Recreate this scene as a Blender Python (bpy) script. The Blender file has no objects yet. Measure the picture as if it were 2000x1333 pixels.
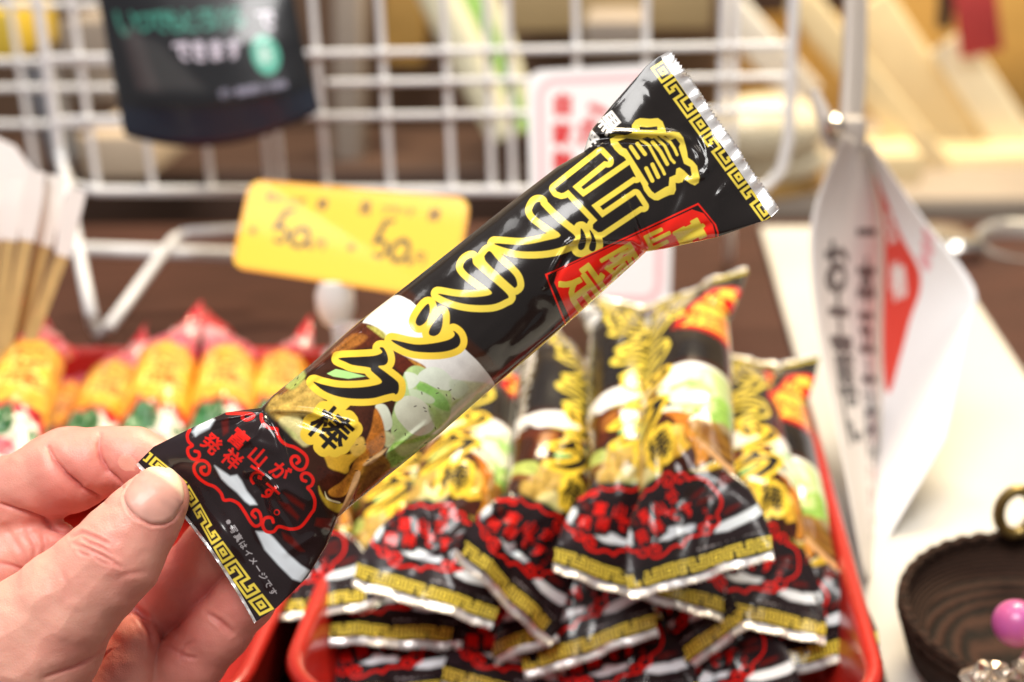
import bpy, math, random
import numpy as np
from mathutils import Vector, Matrix, Euler
from mathutils.bvhtree import BVHTree

rng = np.random.default_rng(7)
random.seed(7)
scene = bpy.context.scene
COL = scene.collection

# ------------------------------------------------------------------ camera
F = 2747.0                     # focal length in pixels of a 2000 px wide frame
H = 0.290                      # eye height above the table
PITCH, ROLL = 21.0, -1.9
cam = bpy.data.cameras.new('camera')
cam.sensor_width = 36.0
cam.lens = F / 2000.0 * 36.0
cam.clip_start, cam.clip_end = 0.02, 30.0
cam.dof.use_dof = True
cam.dof.focus_distance = 0.334
cam.dof.aperture_fstop = 8.6
cam.dof.aperture_blades = 0
camo = bpy.data.objects.new('camera', cam)
COL.objects.link(camo)
camo.location = (0, 0, H)
CM = Matrix.Translation((0, 0, H)) @ Euler((math.radians(90 - PITCH), 0, 0)).to_matrix().to_4x4() @ Matrix.Rotation(math.radians(ROLL), 4, 'Z')
camo.matrix_world = CM
scene.camera = camo
CMn = np.array(CM)

# ------------------------------------------------------------------ light
scene.view_settings.view_transform = 'Standard'
scene.view_settings.look = 'None'
scene.view_settings.exposure = 0.0
scene.view_settings.gamma = 1.0
world = bpy.data.worlds.new('World')
scene.world = world
world.use_nodes = True
world.node_tree.nodes['Background'].inputs[0].default_value = (1.0, 0.965, 0.93, 1)
world.node_tree.nodes['Background'].inputs[1].default_value = 0.29

def area(name, loc, target, size, power, col=(1, .975, .945)):
    l = bpy.data.lights.new(name, 'AREA')
    l.shape = 'RECTANGLE'; l.size, l.size_y = size
    l.energy = power; l.color = col
    o = bpy.data.objects.new(name, l); COL.objects.link(o)
    o.location = loc
    d = Vector(target) - Vector(loc)
    o.rotation_euler = d.to_track_quat('-Z', 'Y').to_euler()
    return o

area('ceiling_light', (-0.30, -0.34, 1.60), (-.02, .36, .2), (.9, .6), 33)
area('ceiling_light', (0.95, 0.8, 1.7), (0.2, .6, .1), (.5, .5), 4, (1, .9, .76))
area('ceiling_light', (0.6, 1.75, 2.1), (0.6, 2.2, .2), (1.0, .5), 120, (1, .83, .56))
area('ceiling_light', (-0.9, 1.0, 1.7), (-0.2, .9, .2), (.6, .4), 4)
for sx, sy, sz, p in ((-.55, .25, 1.6, 2.2), (.12, .35, 1.7, 2.4), (.5, .1, 1.6, 2.0), (-.15, .8, 1.7, 1.4), (.75, .5, 1.65, 1.8)):
    l = bpy.data.lights.new('spot_bulb', 'POINT'); l.energy = p; l.shadow_soft_size = .03; l.color = (1, .96, .92)
    o = bpy.data.objects.new('spot_bulb', l); COL.objects.link(o); o.location = (sx, sy, sz)

# ------------------------------------------------------------------ helpers
def P(px, py, d):
    """the point that lies d metres deep behind image position px, py"""
    return CM @ Vector(((px - 1000) / F * d, -(py - 666.5) / F * d, -d))

def Pn(px, py, d):
    px, py, d = np.broadcast_arrays(np.asarray(px, float), np.asarray(py, float), np.asarray(d, float))
    c = np.stack([(px - 1000) / F * d, -(py - 666.5) / F * d, -d, np.ones_like(d)], -1)
    return (c @ CMn.T)[..., :3]

CMi = CM.inverted()
def proj(w):
    c = CMi @ Vector(w)
    return (1000 + F * c.x / -c.z, 666.5 - F * c.y / -c.z, -c.z)

def T(px, py, z=0.0):
    """where the ray through an image position meets the level z"""
    a = Vector((0, 0, H)); d = P(px, py, 1) - a
    return a + d * ((z - H) / d.z)

def tag(o, label=None, cat=None, group=None, kind=None):
    if label: o['label'] = label
    if cat: o['category'] = cat
    if group: o['group'] = group
    if kind: o['kind'] = kind
    return o

def empty(name, loc=(0, 0, 0)):
    o = bpy.data.objects.new(name, None); COL.objects.link(o)
    o.empty_display_size = .01
    o.location = loc
    return o

def mesh_obj(name, verts, faces, mat, parent=None, smooth=True, uv=None, origin=None):
    me = bpy.data.meshes.new(name)
    verts = np.asarray(verts, float)
    org = np.zeros(3)
    if origin is not None: org = np.asarray(origin, float)
    elif parent is not None: org = np.array(parent.location)
    me.from_pydata((verts - org).tolist(), [], [tuple(int(i) for i in f) for f in faces])
    if uv is not None:
        lay = me.uv_layers.new(name='UVMap')
        idx = np.empty(len(me.loops), dtype=np.int32); me.loops.foreach_get('vertex_index', idx)
        lay.data.foreach_set('uv', np.asarray(uv, np.float32)[idx].ravel())
    if smooth: me.polygons.foreach_set('use_smooth', [True] * len(me.polygons))
    me.materials.append(mat)
    me.update()
    o = bpy.data.objects.new(name, me); COL.objects.link(o)
    if parent is not None: o.parent = parent
    else: o.location = org
    return o

class MB:
    """collects simple shapes and links them as one mesh"""
    def __init__(s): s.v, s.f = [], []
    def add(s, v, f):
        n = len(s.v); s.v += [tuple(p) for p in v]; s.f += [tuple(i + n for i in q) for q in f]
    def box(s, c, size, R=None, bevel=0.0):
        sx, sy, sz = (k / 2 for k in size)
        b = min(bevel, sx * .9, sy * .9, sz * .9)
        R = R or Matrix.Identity(3); c = Vector(c)
        if b <= 0:
            v = [(x, y, z) for x in (-sx, sx) for y in (-sy, sy) for z in (-sz, sz)]
            f = [(0, 1, 3, 2), (4, 6, 7, 5), (0, 4, 5, 1), (2, 3, 7, 6), (0, 2, 6, 4), (1, 5, 7, 3)]
            s.add([c + R @ Vector(p) for p in v], f); return
        ring = []
        for cx, cy, a0 in ((sx - b, sy - b, 0), (-sx + b, sy - b, 90), (-sx + b, -sy + b, 180), (sx - b, -sy + b, 270)):
            for k in range(5):
                a = math.radians(a0 + k * 22.5); ring.append((cx, cy, math.cos(a), math.sin(a)))
        prof = [(-sz, -b), (-sz, 0 - b * .3), (-sz + b * .3, -b * .0), (sz - b * .3, 0), (sz, -b * .3), (sz, -b)]
        prof = [(-sz, b), (-sz + b * .3, b * .3), (-sz + b, 0), (sz - b, 0), (sz - b * .3, b * .3), (sz, b)]
        n = len(ring); v = []
        for z, ins in prof:
            for cx, cy, ca, sa in ring: v.append((cx + ca * (b - ins), cy + sa * (b - ins), z))
        f = []
        for i in range(len(prof) - 1):
            for j in range(n): f.append((i * n + j, i * n + (j + 1) % n, (i + 1) * n + (j + 1) % n, (i + 1) * n + j))
        f.append(tuple(range(n))[::-1]); f.append(tuple((len(prof) - 1) * n + j for j in range(n)))
        s.add([c + R @ Vector(p) for p in v], f)
    def tube(s, pts, r, n=10, closed=False, caps=True):
        pts = [Vector(p) for p in pts]; m = len(pts)
        rr = r if hasattr(r, '__len__') else [r] * m
        t0 = (pts[1] - pts[0]).normalized()
        u = t0.orthogonal().normalized(); v = []
        for i, p in enumerate(pts):
            if closed: t = (pts[(i + 1) % m] - pts[i - 1]).normalized()
            else: t = (pts[min(i + 1, m - 1)] - pts[max(i - 1, 0)]).normalized()
            u = (u - t * u.dot(t)).normalized(); w = t.cross(u)
            for k in range(n):
                a = 2 * math.pi * k / n
                v.append(p + (u * math.cos(a) + w * math.sin(a)) * rr[i])
        f = []
        for i in range(m if closed else m - 1):
            for k in range(n):
                j = (i + 1) % m
                f.append((i * n + k, i * n + (k + 1) % n, j * n + (k + 1) % n, j * n + k))
        if caps and not closed:
            f.append(tuple(range(n))[::-1]); f.append(tuple((m - 1) * n + k for k in range(n)))
        s.add(v, f)
    def lathe(s, prof, c=(0, 0, 0), R=None, n=40):
        R = R or Matrix.Identity(3); c = Vector(c); v = []
        for r, z in prof:
            for k in range(n):
                a = 2 * math.pi * k / n; v.append(c + R @ Vector((r * math.cos(a), r * math.sin(a), z)))
        f = [(i * n + k, i * n + (k + 1) % n, (i + 1) * n + (k + 1) % n, (i + 1) * n + k) for i in range(len(prof) - 1) for k in range(n)]
        s.add(v, f)
    def slab(s, outline, thick, normal):
        """a flat outline (points in space, in order) given a thickness"""
        nrm = Vector(normal).normalized() * thick; a = [Vector(p) for p in outline]; n = len(a)
        s.add(a + [p - nrm for p in a], [tuple(range(n)), tuple(range(2 * n - 1, n - 1, -1))] + [(i, n + i, n + (i + 1) % n, (i + 1) % n) for i in range(n)])
    def build(s, name, mat, parent=None, smooth=True, origin=None):
        o = mesh_obj(name, s.v, s.f, mat, parent, smooth, origin=origin)
        if smooth:
            me = o.data
            me.set_sharp_from_angle(angle=math.radians(38))
        return o

def smooth_path(pts, n=8, closed=False):
    pts = [Vector(p) for p in pts]; m = len(pts); out = []
    for i in range(m if closed else m - 1):
        if closed: p0, p1, p2, p3 = pts[i - 1], pts[i], pts[(i + 1) % m], pts[(i + 2) % m]
        else: p0, p1, p2, p3 = pts[max(i - 1, 0)], pts[i], pts[i + 1], pts[min(i + 2, m - 1)]
        for k in range(n):
            t = k / n
            out.append(.5 * ((2 * p1) + (p2 - p0) * t + (2 * p0 - 5 * p1 + 4 * p2 - p3) * t * t + (3 * p1 - p0 - 3 * p2 + p3) * t ** 3))
    if not closed: out.append(pts[-1])
    return out

# ------------------------------------------------------------------ materials
def material(name, col, rough=.5, metal=0.0, coat=0.0, spec=.5, noise=0.0, nscale=40, bump=0.0, bscale=200, stretch=(1, 1, 1), sss=0.0, col2=None, trans=0.0, ior=1.45):
    m = bpy.data.materials.new(name); m.use_nodes = True
    nt = m.node_tree; b = nt.nodes['Principled BSDF']
    b.inputs['Base Color'].default_value = (*col, 1)
    b.inputs['Roughness'].default_value = rough; b.inputs['Metallic'].default_value = metal
    b.inputs['Coat Weight'].default_value = coat; b.inputs['Coat Roughness'].default_value = .06
    b.inputs['Specular IOR Level'].default_value = spec
    b.inputs['Transmission Weight'].default_value = trans; b.inputs['IOR'].default_value = ior
    if noise or bump or col2:
        tc = nt.nodes.new('ShaderNodeTexCoord'); mp = nt.nodes.new('ShaderNodeMapping')
        mp.inputs['Scale'].default_value = stretch
        nt.links.new(tc.outputs['Object'], mp.inputs['Vector'])
    if noise or col2:
        nz = nt.nodes.new('ShaderNodeTexNoise'); nz.inputs['Scale'].default_value = nscale; nz.inputs['Detail'].default_value = 6
        nt.links.new(mp.outputs[0], nz.inputs['Vector'])
        rp = nt.nodes.new('ShaderNodeValToRGB')
        rp.color_ramp.elements[0].position = .3; rp.color_ramp.elements[1].position = .7
        c2 = col2 or tuple(k * (1 - noise) for k in col)
        rp.color_ramp.elements[0].color = (*c2, 1); rp.color_ramp.elements[1].color = (*col, 1)
        nt.links.new(nz.outputs['Fac'], rp.inputs[0]); nt.links.new(rp.outputs[0], b.inputs['Base Color'])
    if bump:
        n2 = nt.nodes.new('ShaderNodeTexNoise'); n2.inputs['Scale'].default_value = bscale; n2.inputs['Detail'].default_value = 4
        nt.links.new(mp.outputs[0], n2.inputs['Vector'])
        bp = nt.nodes.new('ShaderNodeBump'); bp.inputs['Strength'].default_value = bump; bp.inputs['Distance'].default_value = .002
        nt.links.new(n2.outputs['Fac'], bp.inputs['Height']); nt.links.new(bp.outputs[0], b.inputs['Normal'])
    return m

def srgb(r, g, b):
    return tuple((c / 255 / 12.92) if c / 255 <= .04045 else ((c / 255 + .055) / 1.055) ** 2.4 for c in (r, g, b))

# ------------------------------------------------------------------ printing: polygons and type set into a picture made here
class Print:
    def __init__(s, x0, y0, w, h, base):
        s.x0, s.y0 = x0, y0
        s.im = np.empty((h, w, 3)); s.im[:] = base
    def cov(s, segs, grow=0.0, soft=1.0, stroke=False):
        segs = np.asarray(segs, float)
        m = abs(grow) + soft + 2
        h, w = s.im.shape[:2]
        ax = int(max(0, math.floor(min(segs[:, 0].min(), segs[:, 2].min()) - m - s.x0))); bx = int(min(w, math.ceil(max(segs[:, 0].max(), segs[:, 2].max()) + m - s.x0)))
        ay = int(max(0, math.floor(min(segs[:, 1].min(), segs[:, 3].min()) - m - s.y0))); by = int(min(h, math.ceil(max(segs[:, 1].max(), segs[:, 3].max()) + m - s.y0)))
        if ax >= bx or ay >= by: return None
        X, Y = np.meshgrid(np.arange(ax, bx) + s.x0 + .5, np.arange(ay, by) + s.y0 + .5)
        d2 = np.full(X.shape, 1e12); ins = np.zeros(X.shape, bool)
        for x1, y1, x2, y2 in segs:
            dx, dy = x2 - x1, y2 - y1; L = dx * dx + dy * dy + 1e-12
            t = np.clip(((X - x1) * dx + (Y - y1) * dy) / L, 0, 1)
            d2 = np.minimum(d2, (X - x1 - t * dx) ** 2 + (Y - y1 - t * dy) ** 2)
            if not stroke and y1 != y2:
                c = ((Y >= y1) != (Y >= y2)) & (X < x1 + (Y - y1) * dx / dy)
                ins ^= c
        sd = np.sqrt(d2); sd = np.where(ins, -sd, sd) - grow
        a = np.clip(.5 - sd / soft, 0, 1)
        return (slice(ay, by), slice(ax, bx)), a * a * (3 - 2 * a) if soft > 2 else a
    def put(s, c, col, alpha=1.0):
        if c is None: return
        sl, a = c; a = (a * alpha)[..., None]
        col = np.asarray(col, float)
        s.im[sl] = s.im[sl] * (1 - a) + col * a
    def poly(s, pts, col, grow=0, soft=1.0, alpha=1.0):
        s.put(s.cov(edges(pts), grow, soft), col, alpha)
    def line(s, pts, width, col, soft=1.0, alpha=1.0):
        pts = np.asarray(pts, float)
        s.put(s.cov(np.hstack([pts[:-1], pts[1:]]), width / 2, soft, True), col, alpha)

def edges(pts):
    pts = np.asarray(pts, float); return np.hstack([pts, np.roll(pts, -1, 0)])

_glyphs = {}
def glyph(ch):
    """outline segments of one character of the built-in font, in an em square around 0,0"""
    if ch in _glyphs: return _glyphs[ch]
    c = bpy.data.curves.new('type', 'FONT'); c.body = ch; c.size = 1.0; c.resolution_u = 3
    o = bpy.data.objects.new('type', c); COL.objects.link(o)
    bpy.context.view_layer.update()
    me = o.to_mesh()
    cnt = {}
    for p in me.polygons:
        for e in p.edge_keys: cnt[e] = cnt.get(e, 0) + 1
    v = np.array([q.co[:2] for q in me.vertices]) if len(me.vertices) else np.zeros((0, 2))
    seg = np.array([[*v[a], *v[b]] for (a, b), k in cnt.items() if k == 1]) if cnt else np.zeros((0, 4))
    o.to_mesh_clear(); bpy.data.objects.remove(o); bpy.data.curves.remove(c)
    if len(seg):
        mn = np.minimum(seg[:, :2].min(0), seg[:, 2:].min(0)); mx = np.maximum(seg[:, :2].max(0), seg[:, 2:].max(0))
        seg = seg - np.tile((mn + mx) / 2, 2)
    _glyphs[ch] = seg
    return seg

def set_glyph(ch, cx, cy, size, ang=0.0, sx=1.0, sy=1.0, shear=0.0):
    """segments of a character centred on cx, cy; ang turns it clockwise in degrees"""
    g = glyph(ch)
    a = math.radians(ang); ca, sa = math.cos(a), math.sin(a)
    out = []
    for k in (0, 2):
        x = g[:, k] * size * sx + g[:, k + 1] * shear * size; y = -g[:, k + 1] * size * sy
        out += [cx + x * ca - y * sa, cy + x * sa + y * ca]
    return np.stack(out, 1)

def picture(name, im):
    """turns an array of picture values (0..1, top row first) into a packed picture"""
    h, w = im.shape[:2]
    g = bpy.data.images.new(name, w, h, alpha=False)
    px = np.ones((h, w, 4), np.float32); px[..., :3] = np.clip(im[::-1], 0, 1)
    g.pixels.foreach_set(px.ravel()); g.update(); g.pack()
    return g

def print_material(name, img, rough=.2, coat=.5, metal=0.0, bump=0.0, bscale=60, spec=.5):
    m = bpy.data.materials.new(name); m.use_nodes = True
    nt = m.node_tree; b = nt.nodes['Principled BSDF']
    t = nt.nodes.new('ShaderNodeTexImage'); t.image = img; t.extension = 'EXTEND'
    nt.links.new(t.outputs[0], b.inputs['Base Color'])
    b.inputs['Roughness'].default_value = rough; b.inputs['Coat Weight'].default_value = coat; b.inputs['Coat Roughness'].default_value = .05
    b.inputs['Metallic'].default_value = metal; b.inputs['Specular IOR Level'].default_value = spec
    if bump:
        tc = nt.nodes.new('ShaderNodeTexCoord')
        n2 = nt.nodes.new('ShaderNodeTexNoise'); n2.inputs['Scale'].default_value = bscale; n2.inputs['Detail'].default_value = 3
        nt.links.new(tc.outputs['Object'], n2.inputs['Vector'])
        bp = nt.nodes.new('ShaderNodeBump'); bp.inputs['Strength'].default_value = bump; bp.inputs['Distance'].default_value = .003
        nt.links.new(n2.outputs['Fac'], bp.inputs['Height']); nt.links.new(bp.outputs[0], b.inputs['Normal'])
        nt.links.new(bp.outputs[0], b.inputs['Coat Normal'])
    return m
# ------------------------------------------------------------------ the printed film of the black ramen snack
def view(x0, y0, s):
    return lambda pts: np.asarray(pts, float) * s + np.array([x0, y0])
vA, vB, vC = view(950, 80, .3), view(750, 400, .3), view(480, 560, .3)
vD, vG, vM = view(230, 780, .33765), view(1120, 200, .15), view(1060, 270, .13506)
vN, vQ, vR, vS = view(560, 700, .24), view(1050, 380, .2025), view(340, 800, .15), view(1260, 90, .27)

BLACK = srgb(30, 25, 24); YEL = srgb(230, 205, 76); YEL2 = srgb(238, 200, 62); RED = srgb(236, 34, 20)

def smooth2(pts, n=6, closed=True):
    return [(p.x, p.y) for p in smooth_path([(x, y, 0) for x, y in pts], n, closed)]

KEY_SQ = ["#######", "#.....#", "#.###.#", "#.#.#.#", "#.###.#", "#.....#", "#######"]
# two facing spirals that share their middle bar, as on bowl rims
KEY_GG = ["#########..####", "#.......#..#..#", "#.#####.#..##.#", "#.#...#.#...#.#", "#.##..#.#####.#", "#..#..#.......#", "####..#########"]

def arc_pts(pts, ts):
    pts = np.asarray(pts, float); L = np.r_[0, np.cumsum(np.hypot(*np.diff(pts, axis=0).T))]; L /= L[-1]
    return np.stack([np.interp(ts, L, pts[:, 0]), np.interp(ts, L, pts[:, 1])], 1)

def key_band(pr, outer, inner, start, step, col):
    """Greek key pattern between two border lines; start in units of the whole length, step the width of one unit"""
    t = start
    for rep in range(8):
        for pat in (KEY_SQ, KEY_GG):
            n = len(pat[0])
            for r in range(7):
                c = 0
                while c < n:
                    if pat[r][c] == '#':
                        e = c
                        while e < n and pat[r][e] == '#': e += 1
                        a, b = t + c * step, t + e * step
                        if a < 1 and b > 0:
                            a, b = max(a, 0), min(b, 1)
                            ts = np.array([a, b])
                            po, pi = arc_pts(outer, ts), arc_pts(inner, ts)
                            f0, f1 = r / 7, (r + 1) / 7
                            pr.poly([po[0] * (1 - f0) + pi[0] * f0, po[1] * (1 - f0) + pi[1] * f0, po[1] * (1 - f1) + pi[1] * f1, po[0] * (1 - f1) + pi[0] * f1], col, grow=.25)
                        c = e
                    else: c += 1
            t += (n + 1) * step

AX0, AY0, AW, AH = 240, 70, 1310, 1180
art = Print(AX0, AY0, AW, AH, BLACK)
# --- food picture on the lower third
def blob(v, pts, col, soft=4, alpha=1.0, closed=True):
    art.poly(v(smooth2(pts, 5)), srgb(*col), soft=soft, alpha=alpha)
art.poly([(470, 800), (560, 740), (690, 632), (790, 560), (960, 700), (1010, 760), (800, 960), (680, 1060), (610, 1010), (590, 930), (545, 850)], srgb(58, 28, 14), soft=14)
blob(vC, [(965, 58), (1060, 85), (1110, 125), (1300, 290), (1440, 420), (1530, 510), (1625, 650), (1560, 740), (1440, 720), (1380, 650), (1300, 610), (1180, 550), (1120, 500), (1020, 450), (900, 330), (760, 250), (840, 150)], (236, 233, 228), 2)
blob(vC, [(1150, 180), (1290, 300), (1420, 430), (1400, 440), (1260, 330), (1130, 230)], (218, 224, 230), 12, .5)
blob(vC, [(1380, 470), (1530, 560), (1590, 650), (1500, 640), (1420, 560)], (222, 218, 214), 12, .6)
blob(vC, [(720, 240), (830, 255), (910, 325), (840, 385), (740, 405), (600, 440), (480, 520), (420, 520), (560, 400), (640, 320)], (84, 34, 14), 5)
blob(vC, [(700, 310), (790, 330), (700, 400), (560, 440), (600, 380)], (170, 105, 40), 9, .8)
blob(vC, [(790, 255), (860, 270), (930, 325), (900, 340), (830, 290)], (196, 190, 90), 6, .7)
blob(vC, [(985, 435), (1060, 465), (1150, 510), (1170, 540), (1120, 580), (1050, 565), (985, 545), (960, 480)], (84, 30, 14), 4)
blob(vC, [(1060, 470), (1150, 510), (1175, 545), (1130, 575), (1105, 560), (1110, 520)], (214, 150, 60), 6, .8)
# fried piece at the left
blob(vN, [(-120, 330), (40, 230), (140, 170), (260, 300), (330, 380), (200, 460), (60, 480), (-80, 520), (-200, 500)], (186, 152, 74), 6)
blob(vN, [(-40, 480), (90, 470), (170, 560), (200, 680), (140, 720), (60, 660), (-20, 600), (-70, 540)], (214, 200, 136), 8)
blob(vN, [(-20, 560), (60, 600), (100, 660), (40, 640)], (190, 196, 120), 8, .8)
blob(vN, [(-100, 180), (60, 80), (150, 130), (60, 230), (-60, 300)], (120, 74, 34), 8)
blob(vN, [(20, 160), (120, 90), (150, 150), (60, 250), (-10, 230)], (176, 190, 96), 8, .9)
# spring onion
blob(vC, [(1360, 640), (1480, 620), (1625, 655), (1540, 770), (1330, 950), (1150, 1090), (980, 1230), (880, 1220), (960, 1020), (1180, 860)], (206, 212, 172), 8)
blob(vC, [(1330, 760), (1470, 700), (1560, 720), (1380, 880), (1180, 1040), (1060, 1100), (1150, 930)], (176, 196, 120), 10, .8)
blob(vC, [(1420, 720), (1500, 700), (1300, 900), (1120, 1060), (1100, 1040), (1250, 880)], (228, 228, 206), 7, .7)
blob(vC, [(1000, 1120), (1120, 1060), (1010, 1190), (900, 1250), (850, 1230)], (120, 84, 40), 9, .8)
blob(vN, [(960, 120), (1060, 60), (1200, 130), (1330, 260), (1330, 460), (1260, 560), (1120, 650), (960, 740), (860, 830), (800, 860), (850, 760), (850, 620), (850, 500), (900, 320)], (186, 212, 140), 4)
blob(vN, [(1060, 200), (1180, 230), (1300, 330), (1320, 430), (1220, 400), (1140, 330), (1080, 290)], (150, 206, 104), 5)
blob(vN, [(960, 115), (1050, 130), (1080, 190), (1000, 260), (980, 200)], (226, 234, 212), 3)
blob(vN, [(1060, 170), (1090, 110), (1180, 70), (1280, 100), (1360, 190), (1340, 260), (1230, 250), (1130, 200)], (229, 236, 218), 3)
blob(vN, [(1000, 250), (1100, 270), (1200, 330), (1180, 370), (1080, 350), (1010, 310)], (212, 228, 190), 4)
blob(vN, [(1330, 180), (1440, 190), (1480, 260), (1400, 330), (1340, 290)], (206, 220, 190), 6, .8)
blob(vN, [(880, 390), (960, 310), (1060, 320), (1150, 390), (1205, 500), (1190, 580), (1100, 630), (1010, 610), (930, 530), (890, 470)], (226, 228, 204), 2.5)
blob(vN, [(720, 390), (800, 378), (850, 470), (855, 560), (800, 590), (770, 500)], (226, 230, 208), 3)
blob(vN, [(790, 590), (880, 640), (840, 720), (790, 700)], (210, 214, 160), 6)
blob(vN, [(860, 700), (1000, 660), (1180, 620), (1250, 650), (1080, 790), (930, 880), (830, 890), (800, 850)], (146, 186, 84), 6)
blob(vN, [(880, 720), (1040, 690), (1160, 650), (1080, 720), (950, 800)], (196, 208, 140), 8, .8)
blob(vN, [(1150, 400), (1240, 440), (1270, 540), (1210, 560)], (176, 206, 120), 6, .8)
# meat and noodles
blob(vN, [(560, 400), (700, 405), (720, 470), (640, 600), (580, 560)], (66, 30, 16), 5)
blob(vN, [(720, 410), (770, 480), (795, 580), (800, 700), (720, 790), (630, 790), (640, 700), (690, 560)], (196, 116, 38), 5)
blob(vN, [(300, 770), (400, 770), (520, 780), (610, 700), (640, 760), (520, 860), (500, 930), (430, 940), (350, 900), (320, 840)], (222, 172, 52), 5)
blob(vN, [(500, 700), (610, 640), (640, 740), (560, 800)], (226, 184, 84), 6)
blob(vN, [(250, 880), (340, 900), (470, 945), (430, 1030), (330, 1070), (260, 1000)], (64, 26, 14), 6)
blob(vN, [(560, 830), (640, 770), (670, 830), (580, 950), (480, 1110), (380, 1130), (340, 1080), (450, 1000), (520, 910)], (190, 124, 40), 4)
blob(vN, [(260, 1040), (300, 1120), (390, 1180), (480, 1190), (430, 1260), (330, 1210), (270, 1120)], (206, 170, 52), 5)
blob(vN, [(310, 1085), (340, 1140), (430, 1170), (420, 1180), (330, 1150)], (250, 240, 190), 2)
blob(vN, [(640, 850), (760, 780), (840, 850), (830, 930), (700, 1080), (560, 1290), (480, 1330), (560, 1120), (590, 960)], (148, 104, 36), 8)
blob(vN, [(680, 900), (800, 860), (760, 960), (640, 1100), (600, 1180), (620, 1020)], (104, 62, 24), 8, .8)
blob(vN, [(560, 930), (600, 950), (530, 1150), (430, 1320), (395, 1330), (480, 1140)], (204, 156, 104), 3)  # not food: beige sheen of a film fold painted into the print
blob(vN, [(620, 870), (700, 800), (810, 730), (790, 770), (690, 860)], (206, 166, 116), 5, .8)
for x, y, w, a in ((1045, 392, 9, -20), (1120, 405, 8, 30), (1130, 432, 7, 10), (1165, 395, 7, 60), (1100, 285, 9, 75), (1225, 285, 9, -15), (1235, 245, 7, 30), (1330, 260, 9, -30), (965, 620, 9, 80), (885, 588, 11, -40), (780, 640, 9, 20), (570, 705, 8, -10), (660, 835, 11, -10), (565, 915, 10, 0), (90, 160, 9, -60), (70, 215, 8, -50), (855, 400, 12, 70), (1210, 570, 8, 70), (1130, 690, 9, -20), (640, 700, 5, 0), (250, 660, 6, 20), (1360, 330, 9, 40), (1300, 300, 7, 70)):
    c = vN([(x, y)])[0]; ca, sa = math.cos(math.radians(a)), math.sin(math.radians(a)); w *= .24
    art.line([(c[0] - ca * w, c[1] - sa * w), (c[0] + ca * w, c[1] + sa * w)], 1.7, srgb(50, 40, 22))
# grain of the food picture
def soft_noise(h, w, cell, seed):
    r = np.random.default_rng(seed); g = r.random((h // cell + 3, w // cell + 3))
    yy = np.arange(h) / cell; xx = np.arange(w) / cell
    y0, x0 = yy.astype(int), xx.astype(int); fy = (yy - y0)[:, None]; fx = (xx - x0)[None]
    fy = fy * fy * (3 - 2 * fy); fx = fx * fx * (3 - 2 * fx)
    return (g[y0][:, x0] * (1 - fy) * (1 - fx) + g[y0 + 1][:, x0] * fy * (1 - fx) + g[y0][:, x0 + 1] * (1 - fy) * fx + g[y0 + 1][:, x0 + 1] * fy * fx)
mk = art.im.max(-1) > .05
nz = .4 * soft_noise(AH, AW, 16, 1) + .3 * soft_noise(AH, AW, 7, 2) + .3 * soft_noise(AH, AW, 3, 3)
lum = art.im.mean(-1)
art.im *= np.where(mk, 1 + (nz - .5) * np.where(lum > .6, .16, np.where(lum > .3, .5, 1.3)), 1)[..., None]

# --- lower panel: bowl rim, cloud frame, words
art.poly([(250, 900), (500, 780), (566, 846), (606, 930), (640, 1000), (668, 1060), (560, 1230), (480, 1230)], BLACK, soft=16)
art.poly([(250, 900), (470, 790), (545, 850), (590, 950), (610, 1020), (640, 1070), (560, 1230), (480, 1230)], srgb(36, 26, 28), soft=10)
art.poly(vD(smooth2([(180, 330), (430, 150), (545, 130), (500, 200), (470, 300)], 4)), srgb(44, 34, 38), soft=18)
RIM = srgb(222, 230, 236)
art.poly(vD([(560, 385), (620, 425), (650, 445), (690, 438), (715, 470), (745, 530), (790, 585), (805, 610), (765, 612), (735, 590), (690, 540), (640, 500), (600, 460)]), RIM, soft=7)
art.poly(vD([(800, 765), (865, 768), (900, 800), (980, 890), (1060, 960), (1110, 992), (1062, 1058), (1010, 1040), (930, 960), (850, 870)]), RIM, soft=7)
art.poly(vD([(430, 190), (470, 140), (545, 105), (560, 120), (530, 170), (470, 200), (450, 215)]), RIM, soft=8)
for pts in ([(960, 540), (1010, 560), (1080, 610), (1075, 640), (1000, 590)], [(930, 590), (990, 610), (1050, 680), (1040, 700), (960, 630)], [(950, 770), (1010, 800), (1080, 880), (1050, 880), (960, 810)], [(1150, 690), (1240, 690), (1230, 760), (1140, 730)], [(600, 130), (640, 110), (640, 190), (610, 210)]):
    art.poly(vD(pts), srgb(104, 22, 16), soft=8, alpha=.8)
FR = srgb(224, 30, 22)
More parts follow.
